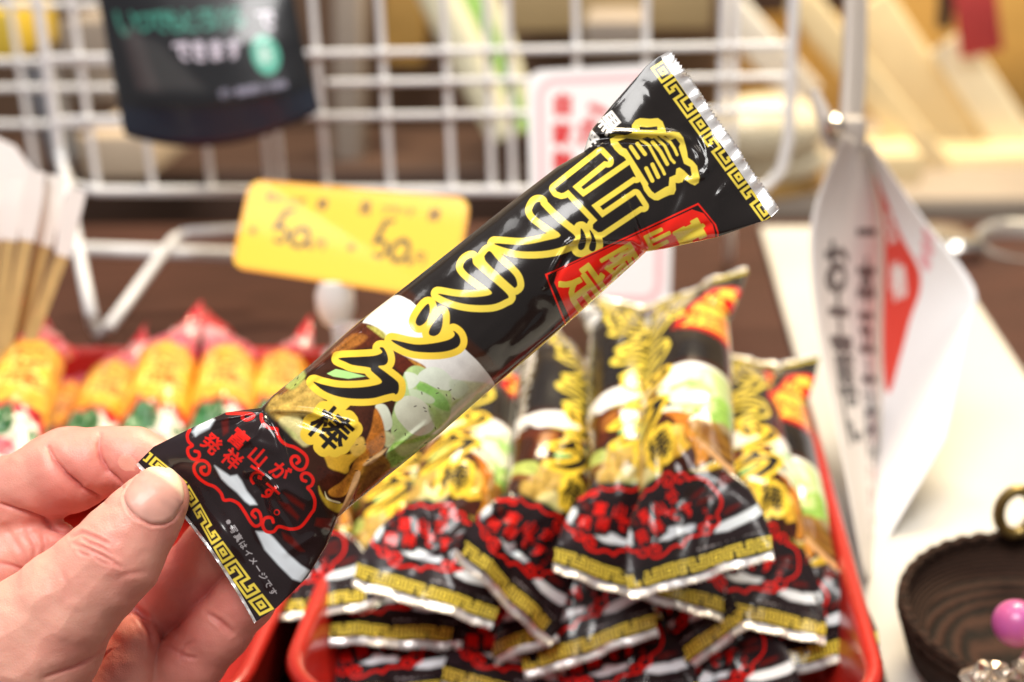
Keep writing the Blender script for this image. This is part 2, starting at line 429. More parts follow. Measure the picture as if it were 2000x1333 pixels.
fr = [vR([(205, 265), (172, 340), (190, 420), (238, 470), (185, 505), (178, 560), (210, 625), (270, 652), (325, 620), (322, 560), (272, 545)]),
      np.vstack([vR([(395, 750), (352, 765), (358, 822), (410, 852), (455, 820), (458, 735), (400, 675), (320, 672), (262, 735), (270, 820), (330, 900), (430, 970), (530, 1010), (610, 1090), (650, 1180), (740, 1180), (840, 1230)]), vD([(735, 655), (772, 715), (800, 735), (830, 715), (822, 660), (796, 640), (776, 662), (795, 685)])]),
      vR([(1135, 70), (1140, 130), (1170, 190), (1240, 240), (1335, 255), (1340, 300), (1380, 390), (1460, 460), (1560, 490), (1660, 550), (1725, 620), (1732, 700), (1690, 775), (1620, 785), (1550, 735), (1522, 660), (1555, 612), (1608, 618), (1632, 670), (1598, 702)]),
      np.vstack([vR([(1715, 935), (1668, 915), (1660, 860), (1705, 828), (1770, 850), (1812, 920), (1790, 990), (1740, 1020), (1790, 1080), (1832, 1180), (1825, 1290)]), vD([(1120, 660), (1062, 735), (1000, 752), (932, 737), (902, 766), (860, 766), (838, 730), (850, 690), (888, 686), (900, 712)])]),
      vR([(690, 48), (800, 52), (960, 55), (1035, 72), (1012, 112), (940, 137), (888, 112), (900, 75)])]
for f in fr:
    d = np.array(smooth2(f.tolist(), 5, False))
    art.line(d, 6.3, FR)
for ch, x, y in (('富', 845, 378), ('山', 1095, 612), ('が', 1385, 805), ('発', 490, 448), ('祥', 755, 648), ('で', 1040, 858), ('す', 1245, 1080)):
    c = vR([(x, y)])[0]
    art.put(art.cov(set_glyph(ch, c[0], c[1], 38, 41, shear=0), 1.1), FR)
c = vD([(920, 655)])[0]; th = np.linspace(0, 2 * math.pi, 20); art.line(np.stack([c[0] + 5 * np.cos(th), c[1] + 5 * np.sin(th)], 1), 2, FR)
small = '※写真はイメージです'
for i, ch in enumerate(small):
    t = i / (len(small) - 1); q = vD([(640 + t * 258, 710 + t * 405)])[0]
    art.put(art.cov(set_glyph(ch, q[0], q[1], 16, 57), .25), srgb(176, 170, 172))
# --- 'black' title: dark strokes with a thick yellow edge
YB = [vB([(967, 23), (987, -12), (1017, -17), (1030, 10), (1130, 110), (1235, 195), (1240, 225), (1190, 265), (1060, 300), (900, 305), (780, 280), (720, 252), (900, 262), (1050, 235), (1150, 200), (1050, 125), (985, 75), (965, 45)]),
      vQ([(415, 330), (445, 360), (468, 430), (455, 510), (425, 538), (395, 530), (390, 490), (412, 420)]),
      vQ([(500, 342), (540, 390), (565, 470), (555, 535), (525, 550), (498, 530), (500, 490), (520, 430)]),
      vB([(690, 303), (660, 325), (654, 345), (680, 388), (830, 527), (856, 540), (868, 515), (842, 455), (740, 360)]),
      vB([(572, 345), (535, 362), (515, 395), (520, 420), (560, 460), (640, 520), (703, 577), (620, 600), (480, 600), (350, 580), (440, 625), (560, 652), (700, 652), (785, 620), (808, 590), (700, 490), (600, 405), (580, 380)]),
      vB([(290, 645), (298, 700), (275, 760), (235, 790), (208, 775), (212, 740), (250, 680)]),
      vB([(378, 705), (382, 770), (365, 830), (330, 856), (294, 845), (300, 805), (340, 745)]),
      vB([(450, 820), (487, 850), (497, 900), (462, 938), (360, 962), (200, 957), (100, 920), (50, 880), (200, 910), (320, 903), (420, 880), (460, 850)]),
      np.vstack([vC([(805, 528), (700, 512), (650, 492), (605, 466), (750, 457), (840, 450), (888, 428), (870, 400), (895, 398), (920, 440), (926, 485), (905, 512), (862, 520)]),
                 vN([(800, 110), (890, 180), (912, 215), (910, 270), (890, 296), (865, 286), (800, 300), (700, 326), (560, 331), (420, 312), (300, 265), (215, 192), (300, 215), (420, 238), (560, 240), (700, 224), (775, 190), (690, 105)])])]
SH = vM([(790, 1190), (725, 1250), (725, 1310), (800, 1365), (850, 1360), (1410, 985), (1455, 990), (1345, 820), (860, 1150), (705, 975), (1310, 560), (1350, 570), (1255, 385), (585, 850), (430, 705), (890, 335), (945, 345), (945, 325), (835, 210), (175, 730), (205, 775), (270, 800), (310, 790), (370, 750)])
YB = [np.array(smooth2([tuple(q) for q in s], 4)) for s in YB]
for k, s in enumerate(YB):
    art.poly(s, YEL2 if k > 4 else YEL, grow=13.5)
# 'bou' badge
bou = set_glyph('棒', *vN([(362, 578)])[0], 80, 42, sx=1.0)
art.put(art.cov(bou, 17), YEL2)
art.poly(vN([(330, 340), (560, 340), (480, 420), (340, 420)]), YEL2, soft=2)
art.poly(SH, YEL, grow=11)
art.poly(vG([(475, 480), (550, 440), (700, 425), (765, 400), (760, 300), (805, 235), (870, 207), (1000, 217), (1100, 207), (1160, 250), (1195, 340), (1210, 395), (1300, 380), (1380, 395), (1430, 460), (1460, 560), (1480, 640), (1490, 720), (1560, 770), (1610, 830), (1625, 900), (1645, 980), (1630, 1050), (1580, 1085), (1520, 1060), (1440, 1000), (1420, 1040), (1370, 1055), (1330, 1050), (1335, 1140), (1310, 1200), (1250, 1210), (1180, 1240), (1100, 1280), (1050, 1275), (980, 1230), (920, 1150), (895, 1080), (780, 880), (660, 715), (600, 680), (540, 620), (490, 550)]), YEL)
for s in YB: art.poly(s, BLACK)
art.put(art.cov(bou, 1.6), BLACK)
art.poly(vN([(325, 125), (400, 88), (480, 103), (645, 148), (500, 168), (380, 150)]), srgb(168, 214, 130))
art.poly(SH, BLACK)
art.poly(vG([(862, 318), (960, 328), (1090, 315), (1095, 362), (860, 362)]), BLACK)
art.poly(vG([(575, 510), (690, 468), (850, 488), (960, 452), (1020, 478), (1110, 436), (1200, 440), (1262, 495), (1330, 468), (1390, 540), (1372, 590), (1440, 800), (1522, 842), (1542, 960), (1510, 962), (1440, 890), (1380, 850), (1340, 868), (1330, 945), (1250, 980), (1240, 1090), (1190, 1110), (1060, 1190), (1020, 1160), (972, 1090), (975, 1060), (690, 610), (640, 592)]), BLACK)
for pts, w in (([(748, 582), (842, 722)], 8), ([(832, 542), (932, 676)], 8), ([(948, 862), (1028, 1022)], 8), ([(1028, 812), (1104, 972)], 8), ([(880, 490), (980, 560), (1090, 760), (1160, 880), (1185, 935)], 6), ([(1030, 520), (1130, 640), (1222, 806)], 7.5), ([(1060, 450), (1190, 570), (1270, 740), (1312, 785)], 6), ([(1120, 425), (1260, 520), (1312, 600), (1350, 684)], 6)):
    art.line(vG(pts), w, YEL)
# --- red plate 'Toyama only'
art.poly(vQ([(70, 770), (160, 735), (1550, 82), (1640, 190), (1722, 290), (1748, 370), (1745, 430), (1700, 620), (1100, 720), (760, 1040), (285, 1320)]), RED)
art.poly(vQ([(95, 778), (1545, 103), (1630, 200), (1705, 295), (1730, 370), (1728, 430), (1690, 600), (1100, 700), (760, 1020), (298, 1290), (110, 840)]), srgb(34, 20, 18))
art.poly(vQ([(160, 850), (188, 742), (1490, 146), (1600, 182), (1690, 290), (1712, 380), (1712, 440), (1680, 590), (1100, 690), (760, 1000), (322, 1222)]), RED)
PY = srgb(226, 200, 70)
for ch, x, y, sz, an, sx, sy in (('富', 1476, 372, 66, 62, .66, .95), ('山', 1160, 428, 56, 64, .66, 1.0), ('限', 808, 655, 78, 60, .70, .95), ('定', 475, 905, 92, 54, .95, .95)):
    c = vQ([(x, y)])[0]
    art.put(art.cov(set_glyph(ch, c[0], c[1], sz, an, sx, sy), 2.5), PY)
# --- white words down the far edge
for i, ch in enumerate('黒醤油味スナック菓子'):
    x = 1196 - i * 47; y = 236 + i * 37.5
    if i > 1: x -= 17; y -= 13
    art.put(art.cov(set_glyph(ch, x - 4 if i else 1188, y - 3 if i else 240, 46, 52, .9, .95), 1.3), srgb(226, 222, 216))
# --- key bands along both seals
key_band(art, vS([(130, 85), (530, 648), (935, 1215)]), vS([(30, 150), (440, 715), (850, 1278)]), 0.01, 1 / 71.0, YEL)
bo = vD([(145, 352), (270, 440), (380, 545), (455, 680), (520, 800), (610, 960), (700, 1100), (825, 1258)])
bi = vD([(185, 305), (290, 390), (405, 485), (480, 610), (560, 755), (645, 872), (770, 1040), (908, 1218)])
key_band(art, bo[::-1], bi[::-1], 0.005, 1 / 74.0, YEL)

# --- unrolling the print: rows run across the packet, columns round it
EDGE = np.array([  # u, upper left edge x y, lower right edge x y (positions in the photograph), half thickness mm, bow of the row
    (0.000, 265, 908, 496, 1218, .25, 15), (0.030, 270, 903, 501, 1214, .3, 15), (0.080, 300, 873, 540, 1188, .35, 15), (0.14, 370, 838, 600, 1128, 3.2, 8),
    (0.20, 440, 806, 640, 1062, 7.0, 0), (0.245, 510, 797, 660, 1012, 9.6, 0), (0.27, 530, 775, 690, 985, 11.2, 0), (0.33, 600, 718, 757, 930, 13.4, 0),
    (0.42, 700, 630, 858, 849, 14.5, 0), (0.52, 800, 553, 960, 760, 14.8, 0), (0.62, 900, 474, 1061, 674, 14.8, 0), (0.72, 1000, 394, 1158, 588, 14.0, 0),
    (0.80, 1090, 325, 1230, 522, 12.2, 0), (0.835, 1140, 297, 1262, 492, 10.6, 0), (0.86, 1152, 258, 1296, 487, 9.0, 0), (0.91, 1200, 200, 1404, 463, 5.0, -2),
    (0.955, 1262, 130, 1478, 436, 1.0, -2), (0.975, 1285, 112, 1503, 428, .3, 0), (1.0, 1312, 97, 1523, 408, .2, 0)])
def row(u):
    u = np.asarray(u, float)
    return [np.interp(u, EDGE[:, 0], EDGE[:, k]) for k in range(1, 7)]
def film_xy(u, s):
    """image position of the front of the packet at row u, s from -1 (upper left edge) to 1"""
    x0, y0, x1, y1, h, bow = row(u)
    ax, ay = .788, -.615
    b = bow * (1 - s * s)
    return (x0 + x1) / 2 + s * (x1 - x0) / 2 + ax * b, (y0 + y1) / 2 + s * (y1 - y0) / 2 + ay * b, h

TW, TH = 1500, 1000           # the front takes rows 250..750 of the unrolled print
uu, vv = np.meshgrid((np.arange(TW) + .5) / TW, (np.arange(TH) + .5) / TH)
theta = (vv - .5) * 2 * math.pi
front = np.abs(theta) <= math.pi / 2
fx, fy, _ = film_xy(uu, np.sin(np.clip(theta, -math.pi / 2, math.pi / 2)))
fx = np.clip(fx - AX0 - .5, 0, AW - 1.001); fy = np.clip(fy - AY0 - .5, 0, AH - 1.001)
ix, iy = fx.astype(int), fy.astype(int); gx, gy = (fx - ix)[..., None], (fy - iy)[..., None]
A = art.im
tex = A[iy, ix] * (1 - gx) * (1 - gy) + A[iy, ix + 1] * gx * (1 - gy) + A[iy + 1, ix] * (1 - gx) * gy + A[iy + 1, ix + 1] * gx * gy
# just round the edge the print carries on; the back is plain black with a pale facts panel
back = (np.abs(theta) > 1.95)
tex[back] = BLACK
pan = (np.abs(theta) > 2.2) & (uu > .3) & (uu < .78)
tex[pan] = srgb(206, 198, 178)
# the words down the side, past the front's edge
side = Print(0, 0, TW, TH, (0, 0, 0)); side.im = tex
for i, ch in enumerate('黒醤油味スナック菓子'):
    side.put(side.cov(set_glyph(ch, TW * (.83 - i * .044), TH * (.5 - .292), 62, 90, 1.25, 1.0), 1.5), srgb(222, 218, 212))
tex = side.im
def lin2s(a): return np.where(a <= .0031308, a * 12.92, 1.055 * np.clip(a, 0, None) ** (1 / 2.4) - .055)
film_img = picture('film_print', lin2s(np.clip(tex, 0, 1)))
# the packets in the tray were sealed straight: the same print with an even key band
strip = Print(0, 0, 150, 500, BLACK)
key_band(strip, [(58, 500), (58, 0)], [(118, 500), (118, 0)], 0.005, 1 / 74.0, YEL)
tex2 = tex.copy()
rows_ = np.where(np.abs(theta[:, 0]) < math.pi / 2)[0]
tex2[rows_[0]:rows_[-1] + 1, :135] = strip.im[np.clip((np.sin(theta[rows_, 0]) + 1) * 250, 0, 499).astype(int)][:, :135]
tray_img = picture('film_print_even', lin2s(np.clip(tex2, 0, 1)))
# ------------------------------------------------------------------ the packet held up to the camera
film_mat = print_material('printed_film', film_img, rough=.2, coat=.35, spec=.3, bump=.02, bscale=200)
foil_mat = material('silver_foil', (.93, .90, .89), rough=.34, metal=.6, bump=.15, bscale=300)

CREASES = [  # a ridge (+) or furrow (-) in the film: polyline in the picture, height mm, half width px
    ([(1146, 262), (1205, 259), (1262, 261), (1312, 262), (1345, 275)], 1.5, 7), ([(1150, 275), (1215, 270), (1300, 276)], -1.0, 8),
    ([(1150, 258), (1185, 215)], .6, 8), ([(1142, 292), (1190, 276), (1240, 280)], .7, 6),
    ([(1220, 385), (1238, 425), (1248, 458), (1266, 490)], .9, 4.5), ([(1232, 395), (1252, 440), (1272, 488)], -.8, 7), ([(1266, 492), (1320, 470), (1385, 440)], -.9, 9), ([(1266, 490), (1235, 470), (1195, 470)], .8, 5),
    ([(1266, 490), (1300, 430), (1335, 350)], -.7, 12), ([(1266, 492), (1215, 505), (1160, 545)], -.6, 10),
    ([(1062, 560), (1085, 515), (1108, 476), (1150, 462)], .8, 4.5), ([(1075, 565), (1098, 520), (1122, 482)], -.7, 7), ([(1115, 468), (1155, 466), (1190, 470)], .7, 4.5),
    ([(1352, 285), (1364, 300), (1372, 330)], .5, 4), ([(1372, 270), (1384, 312), (1381, 332)], .6, 4), ([(1392, 318), (1372, 345), (1345, 352)], .9, 7), ([(1388, 282), (1402, 300)], .5, 4), ([(1340, 250), (1380, 300)], -.5, 9), ([(1420, 360), (1400, 385)], .5, 6),
    ([(1300, 160), (1335, 225)], -.35, 14), ([(1430, 350), (1390, 420)], .45, 12), ([(1255, 165), (1290, 215)], .4, 12),
    ([(520, 797), (560, 765), (620, 715), (700, 650)], .9, 4), ([(522, 799), (575, 780), (640, 730)], -.7, 6), ([(525, 800), (560, 745), (610, 712)], -.6, 5), ([(528, 802), (575, 803), (612, 806), (650, 822), (690, 832)], 1.5, 6.5), ([(526, 806), (580, 818), (640, 842)], -.9, 9), ([(520, 800), (545, 850), (560, 900)], -.8, 7), ([(515, 800), (470, 812), (405, 825)], .7, 4), ([(510, 805), (460, 830), (380, 850)], -.5, 6), ([(520, 803), (500, 850), (455, 880)], .5, 6),
    ([(482, 925), (502, 918), (528, 940), (556, 985)], .8, 5), ([(490, 938), (510, 960), (522, 1010)], -1.3, 10), ([(528, 985), (556, 1020), (575, 1060)], .5, 6), ([(520, 960), (560, 955), (600, 980)], .5, 8),
    ([(720, 905), (690, 960), (660, 1020), (648, 1060)], 1.0, 6), ([(700, 905), (668, 965), (640, 1030)], -.9, 9), ([(712, 908), (770, 878), (830, 830)], .8, 6), ([(720, 925), (790, 890), (860, 820)], -.6, 9), ([(735, 945), (770, 930), (800, 900)], .5, 6),
    ([(450, 1030), (458, 1042)], .5, 4), ([(380, 950), (440, 1040), (520, 1140)], .45, 10), ([(420, 930), (455, 985), (500, 1060), (560, 1120)], -.4, 14), ([(560, 1080), (610, 1050)], .5, 8), ([(400, 870), (470, 855), (540, 880)], .5, 10),
    ([(700, 1010), (820, 900), (960, 760), (1080, 650)], .35, 8), ([(980, 690), (1060, 600)], -.35, 9), ([(900, 690), (1000, 600)], .2, 12), ([(640, 700), (760, 600)], .3, 7), ([(1180, 600), (1240, 530)], .4, 8)]

def crease_height(X, Y):
    h = np.zeros_like(X)
    for pts, amp, w in CREASES:
        pts = np.asarray(pts, float)
        d2 = np.full(X.shape, 1e9); tt = np.zeros_like(X)
        L = np.r_[0, np.cumsum(np.hypot(*np.diff(pts, axis=0).T))]
        for i in range(len(pts) - 1):
            dx, dy = pts[i + 1] - pts[i]; ll = dx * dx + dy * dy
            t = np.clip(((X - pts[i, 0]) * dx + (Y - pts[i, 1]) * dy) / ll, 0, 1)
            d = (X - pts[i, 0] - t * dx) ** 2 + (Y - pts[i, 1] - t * dy) ** 2
            m = d < d2; d2 = np.where(m, d, d2); tt = np.where(m, (L[i] + t * math.sqrt(ll)) / L[-1], tt)
        h += amp * np.exp(-d2 / (w * w)) * (.35 + .65 * np.sin(math.pi * np.clip(tt, .02, .98)) ** .5)
    return h

DP = 0.337
def packet_depth(u): return DP + .006 * (u - .5)

def build_held():
    root = empty('snack_packet', P(420, 1010, DP))
    tag(root, 'black stick-shaped snack packet held up between thumb and finger in front of everything', 'snack packet')
    NU, NF, NB = 430, 190, 44
    u = np.linspace(.028, .979, NU)
    th = np.r_[np.linspace(-math.pi / 2, math.pi / 2, NF), np.linspace(math.pi / 2, 1.5 * math.pi, NB + 2)[1:-1]]
    U, TH_ = np.meshgrid(u, th, indexing='ij')
    S = np.sin(TH_); Cc = np.cos(TH_)
    X, Y, Hh = film_xy(U, S)
    z = Hh * Cc                                         # mm towards the camera
    frontw = np.clip(Cc * 3, 0, 1)
    cr = crease_height(X, Y)
    und = (soft_noise(1200, 1400, 90, 11) - .5) * 1.1 + (soft_noise(1200, 1400, 34, 12) - .5) * .35
    iu = np.clip(X - 230, 0, 1399).astype(int); iv = np.clip(Y - 60, 0, 1199).astype(int)
    z = z + frontw * (cr + und[iv, iu] * np.clip(Hh / 4, .12, 1))
    z = z + np.where(Cc < 0, und[iv, iu] * .5, 0) * np.clip(Hh / 4, .1, 1)
    # wavy lower seal, as pinched by the fingers
    wav = np.exp(-((U - .03) / .10) ** 2) * (1.3 * np.sin(S * 5.0 + .6) + .5 * np.sin(S * 11)) + np.exp(-((U - .985) / .05) ** 2) * (.7 * np.sin(S * 6.5) + .25 * np.sin(S * 15))
    wav = wav * np.where(U < .3, np.clip((S + .55) * 1.6, 0, 1), 1)
    z = z + wav
    D = packet_depth(U) - z / 1000
    V = Pn(X, Y, D).reshape(-1, 3)
    n = len(th); uv = np.stack([U, np.where(TH_ > math.pi, TH_ - 2 * math.pi, TH_) / (2 * math.pi) + .5], -1)
    # top of the unrolled print is v = 1 in Blender
    uv[..., 1] = 1 - uv[..., 1]
    I = np.arange(NU * n).reshape(NU, n)
    a, b = I[:-1], I[1:]
    q = np.stack([a, np.roll(a, -1, 1), np.roll(b, -1, 1), b], -1)
    faces = q.reshape(-1, 4)
    body = mesh_obj('film_wrapper', V, faces, film_mat, root, uv=uv.reshape(-1, 2))
    # saw-toothed foil edges beyond the print
    for ua, ub, n_t in ((0.0, .034, 46), (.974, 1.0, 46)):
        m = n_t * 4
        s = np.linspace(-1, 1, m + 1)
        rows = []
        K = 5
        tooth = np.abs(((np.arange(m + 1) / 4) % 1) - .5) * 2
        outer_first = ua < .5
        for k in range(K + 1):
            f = k / K
            e0, e1 = (ua, ub) if outer_first else (ub, ua)
            uk = e0 + (e1 - e0) * f + (1 - f) * (.0035 * tooth - .001) * (1 if outer_first else -1) + (1 - f) * .0015 * np.sin(s * 9)
            X, Y, Hh = film_xy(uk, s)
            wv = (1.3 * np.sin(s * 5.0 + .6) + .5 * np.sin(s * 11)) * np.clip((s + .55) * 1.6, 0, 1) if outer_first else (.7 * np.sin(s * 6.5) + .25 * np.sin(s * 15))
            zz = wv + (1 - f) * (.5 * np.sin(s * 23) + .35 * np.sin(s * 41 + 1)) - .05
            rows.append((X, Y, packet_depth(uk) - zz / 1000))
        X = np.array([r[0] for r in rows]); Y = np.array([r[1] for r in rows]); D = np.array([r[2] for r in rows])
        V1 = Pn(X, Y, D).reshape(-1, 3); V2 = Pn(X, Y, D + .0004).reshape(-1, 3)
        w = m + 1; J = np.arange((K + 1) * w).reshape(K + 1, w)
        q = np.stack([J[:-1, :-1], J[:-1, 1:], J[1:, 1:], J[1:, :-1]], -1).reshape(-1, 4)
        N = (K + 1) * w
        rim = np.r_[J[0, :-1], J[:-1, -1], J[-1, :0:-1], J[:0:-1, 0]]
        sides = [(rim[i], rim[(i + 1) % len(rim)], rim[(i + 1) % len(rim)] + N, rim[i] + N) for i in range(len(rim))]
        mesh_obj('foil_edge', np.vstack([V1, V2]), q.tolist() + (q[:, ::-1] + N).tolist() + sides, foil_mat, root)
    return root
held = build_held()
# ------------------------------------------------------------------ the hand: one continuous surface
import openvdb
def skin_material():
    m = bpy.data.materials.new('skin'); m.use_nodes = True
    nt = m.node_tree; b = nt.nodes['Principled BSDF']
    at = nt.nodes.new('ShaderNodeAttribute'); at.attribute_name = 'flush_shade'
    tc = nt.nodes.new('ShaderNodeTexCoord')
    nz = nt.nodes.new('ShaderNodeTexNoise'); nz.inputs['Scale'].default_value = 130; nz.inputs['Detail'].default_value = 5
    nt.links.new(tc.outputs['Object'], nz.inputs['Vector'])
    ad = nt.nodes.new('ShaderNodeMath'); ad.operation = 'MULTIPLY_ADD'; ad.inputs[1].default_value = .55; ad.inputs[2].default_value = -.27
    nt.links.new(nz.outputs['Fac'], ad.inputs[0])
    sm = nt.nodes.new('ShaderNodeMath'); sm.operation = 'ADD'; sm.use_clamp = True
    nt.links.new(at.outputs['Fac'], sm.inputs[0]); nt.links.new(ad.outputs[0], sm.inputs[1])
    rp = nt.nodes.new('ShaderNodeValToRGB')
    rp.color_ramp.elements[0].color = (.78, .415, .315, 1); rp.color_ramp.elements[1].color = (.58, .135, .12, 1)
    e = rp.color_ramp.elements.new(.5); e.color = (.73, .275, .22, 1)
    nt.links.new(sm.outputs[0], rp.inputs[0]); nt.links.new(rp.outputs[0], b.inputs['Base Color'])
    b.inputs['Roughness'].default_value = .44; b.inputs['Specular IOR Level'].default_value = .42
    b.inputs['Subsurface Weight'].default_value = .3; b.inputs['Subsurface Scale'].default_value = .004
    b.inputs['Subsurface Radius'].default_value = (1.0, .35, .2)
    # skin relief: fine cells and thin lines
    vo = nt.nodes.new('ShaderNodeTexVoronoi'); vo.inputs['Scale'].default_value = 1500; vo.feature = 'DISTANCE_TO_EDGE'
    nt.links.new(tc.outputs['Object'], vo.inputs['Vector'])
    n2 = nt.nodes.new('ShaderNodeTexNoise'); n2.inputs['Scale'].default_value = 420; n2.inputs['Detail'].default_value = 5
    nt.links.new(tc.outputs['Object'], n2.inputs['Vector'])
    mx = nt.nodes.new('ShaderNodeMath'); mx.operation = 'MULTIPLY_ADD'; mx.inputs[1].default_value = .5
    nt.links.new(vo.outputs['Distance'], mx.inputs[0]); nt.links.new(n2.outputs['Fac'], mx.inputs[2])
    bp = nt.nodes.new('ShaderNodeBump'); bp.inputs['Strength'].default_value = .28; bp.inputs['Distance'].default_value = .0006
    nt.links.new(mx.outputs[0], bp.inputs['Height']); nt.links.new(bp.outputs[0], b.inputs['Normal'])
    return m
skin_mat = skin_material()
nail_mat = material('nail', (.69, .35, .28), rough=.42, coat=.12, noise=.12, nscale=300)

MM = DP / F * 1000     # one picture pixel in mm at the packet
def hp(x, y, z):       # picture position and mm in front of the packet -> mm in the hand's own frame
    d = DP * 1000 - z
    return np.array([(x - 1000) / F * d, -(y - 666.5) / F * d, z])

def cone_chain(G, pts, k):
    """distance to a string of rounded cones; pts = x, y, z, radius px"""
    X, Y, Z = G; out = None
    for a, b in zip(pts[:-1], pts[1:]):
        pa, pb = hp(*a[:3]), hp(*b[:3]); ra, rb = a[3] * MM, b[3] * MM
        d = pb - pa; L2 = float(d @ d)
        t = np.clip(((X - pa[0]) * d[0] + (Y - pa[1]) * d[1] + (Z - pa[2]) * d[2]) / L2, 0, 1)
        s = np.sqrt((X - pa[0] - t * d[0]) ** 2 + (Y - pa[1] - t * d[1]) ** 2 + (Z - pa[2] - t * d[2]) ** 2) - (ra + (rb - ra) * t)
        out = s if out is None else smin(out, s, k)
    return out
def smin(a, b, k):
    h = np.maximum(k - np.abs(a - b), 0) / k
    return np.minimum(a, b) - h * h * k * .25

THUMB = [(310, 972, 8.5, 57), (286, 1002, 9.2, 67), (258, 1040, 10.0, 74), (226, 1085, 10.5, 86), (182, 1130, 10, 90), (130, 1180, 9, 102), (70, 1250, 6, 128), (-20, 1340, 0, 165), (-110, 1440, -6, 200)]
INDEX_D = [(312, 915, -8.3, 56), (262, 900, -9, 64), (212, 897, -10, 66)]
INDEX_M = [(178, 908, -10.5, 74), (136, 918, -12, 84), (106, 928, -14, 84)]
INDEX_P = [(74, 950, -14.5, 82), (20, 975, -18, 84), (-60, 1030, -24, 95), (-160, 1120, -30, 110)]
WEB = [(60, 1078, -14, 62), (-20, 1120, -16, 90), (-120, 1180, -18, 120)]
WEB2 = [(110, 1060, -14, 44), (30, 1050, -17, 62), (-60, 1080, -20, 90)]
MIDDLE = [(456, 1010, -11, 54), (420, 1072, -16, 64), (366, 1140, -21, 74), (296, 1200, -26, 80), (180, 1260, -30, 80), (40, 1360, -34, 110)]
RING = [(520, 1122, -11.5, 54), (478, 1172, -13.5, 59), (428, 1228, -15.5, 64), (372, 1292, -18, 67), (310, 1370, -22, 74), (240, 1460, -28, 80)]
PAD = [(262, 1250, -14, 50), (240, 1310, -14, 64), (190, 1380, -14, 90), (90, 1450, -14, 130)]
PALM = [(-150, 1250, -26, 190), (60, 1480, -30, 190)]
WRIST = [(-60, 1450, -20, 190), (-230, 1640, -22, 185), (-420, 1830, -24, 190), (-700, 2100, -26, 220)]

CUTS = [  # skin folds: picture polyline, depth mm, half width px, only where the surface lies in this z range
    ([(195, 846), (190, 868), (194, 895), (206, 922), (236, 948)], 2.2, 8, (-12, 30)),
    ([(92, 872), (104, 898), (128, 928), (160, 960), (200, 978)], 2.7, 9, (-20, 30)),
    ([(-4, 985), (30, 1002), (64, 1014), (110, 1030), (136, 1042)], 2.6, 10, (-25, 8)),
    ([(-4, 1098), (24, 1106), (52, 1118)], 1.0, 7, (-25, 8)), ([(10, 1030), (40, 1075), (58, 1112)], .35, 6, (-25, 5)), ([(50, 1030), (70, 1070), (66, 1104)], .3, 5, (-25, 5)), ([(84, 1040), (90, 1068), (80, 1090)], .3, 5, (-25, 5)),
    ([(138, 1050), (160, 1040), (186, 1050), (210, 1062)], .45, 3.5, (5, 40)), ([(146, 1064), (170, 1072), (196, 1084), (222, 1098), (236, 1108)], .5, 3.5, (5, 40)), ([(160, 1050), (172, 1060), (200, 1070), (216, 1084)], .35, 3, (5, 40)), ([(176, 1080), (200, 1098), (228, 1106)], .3, 3, (5, 40)), ([(152, 1075), (160, 1082), (176, 1086)], .3, 3, (5, 40)),
    ([(242, 972), (248, 992), (266, 1012), (296, 1026), (320, 1024), (338, 1014), (350, 996)], .45, 3.2, (5, 40)), ([(242, 975), (246, 955), (262, 934)], .35, 3.0, (5, 40)),
    ([(212, 1262), (190, 1286), (150, 1306), (90, 1325)], 1.4, 8, (-8, 30)), ([(232, 1230), (218, 1250), (206, 1268)], .7, 6, (-8, 30)),
    ([(118, 1110), (130, 1140), (128, 1170)], .18, 6, (5, 40)), ([(236, 1128), (260, 1120), (280, 1118)], .2, 5, (5, 40)),
    ([(352, 1276), (366, 1284), (380, 1286)], .45, 4, (-30, 5)), ([(350, 1276), (362, 1262), (378, 1254)], .3, 4, (-30, 5)), ([(404, 1198), (430, 1214), (452, 1236)], .5, 5, (-30, 5)), ([(414, 1206), (436, 1226), (446, 1244)], .3, 4, (-30, 5)), ([(326, 1262), (344, 1274), (360, 1290)], .3, 5, (-30, 5)),
    ([(256, 1180), (280, 1205), (296, 1235), (300, 1262)], .9, 7, (-30, 5))]

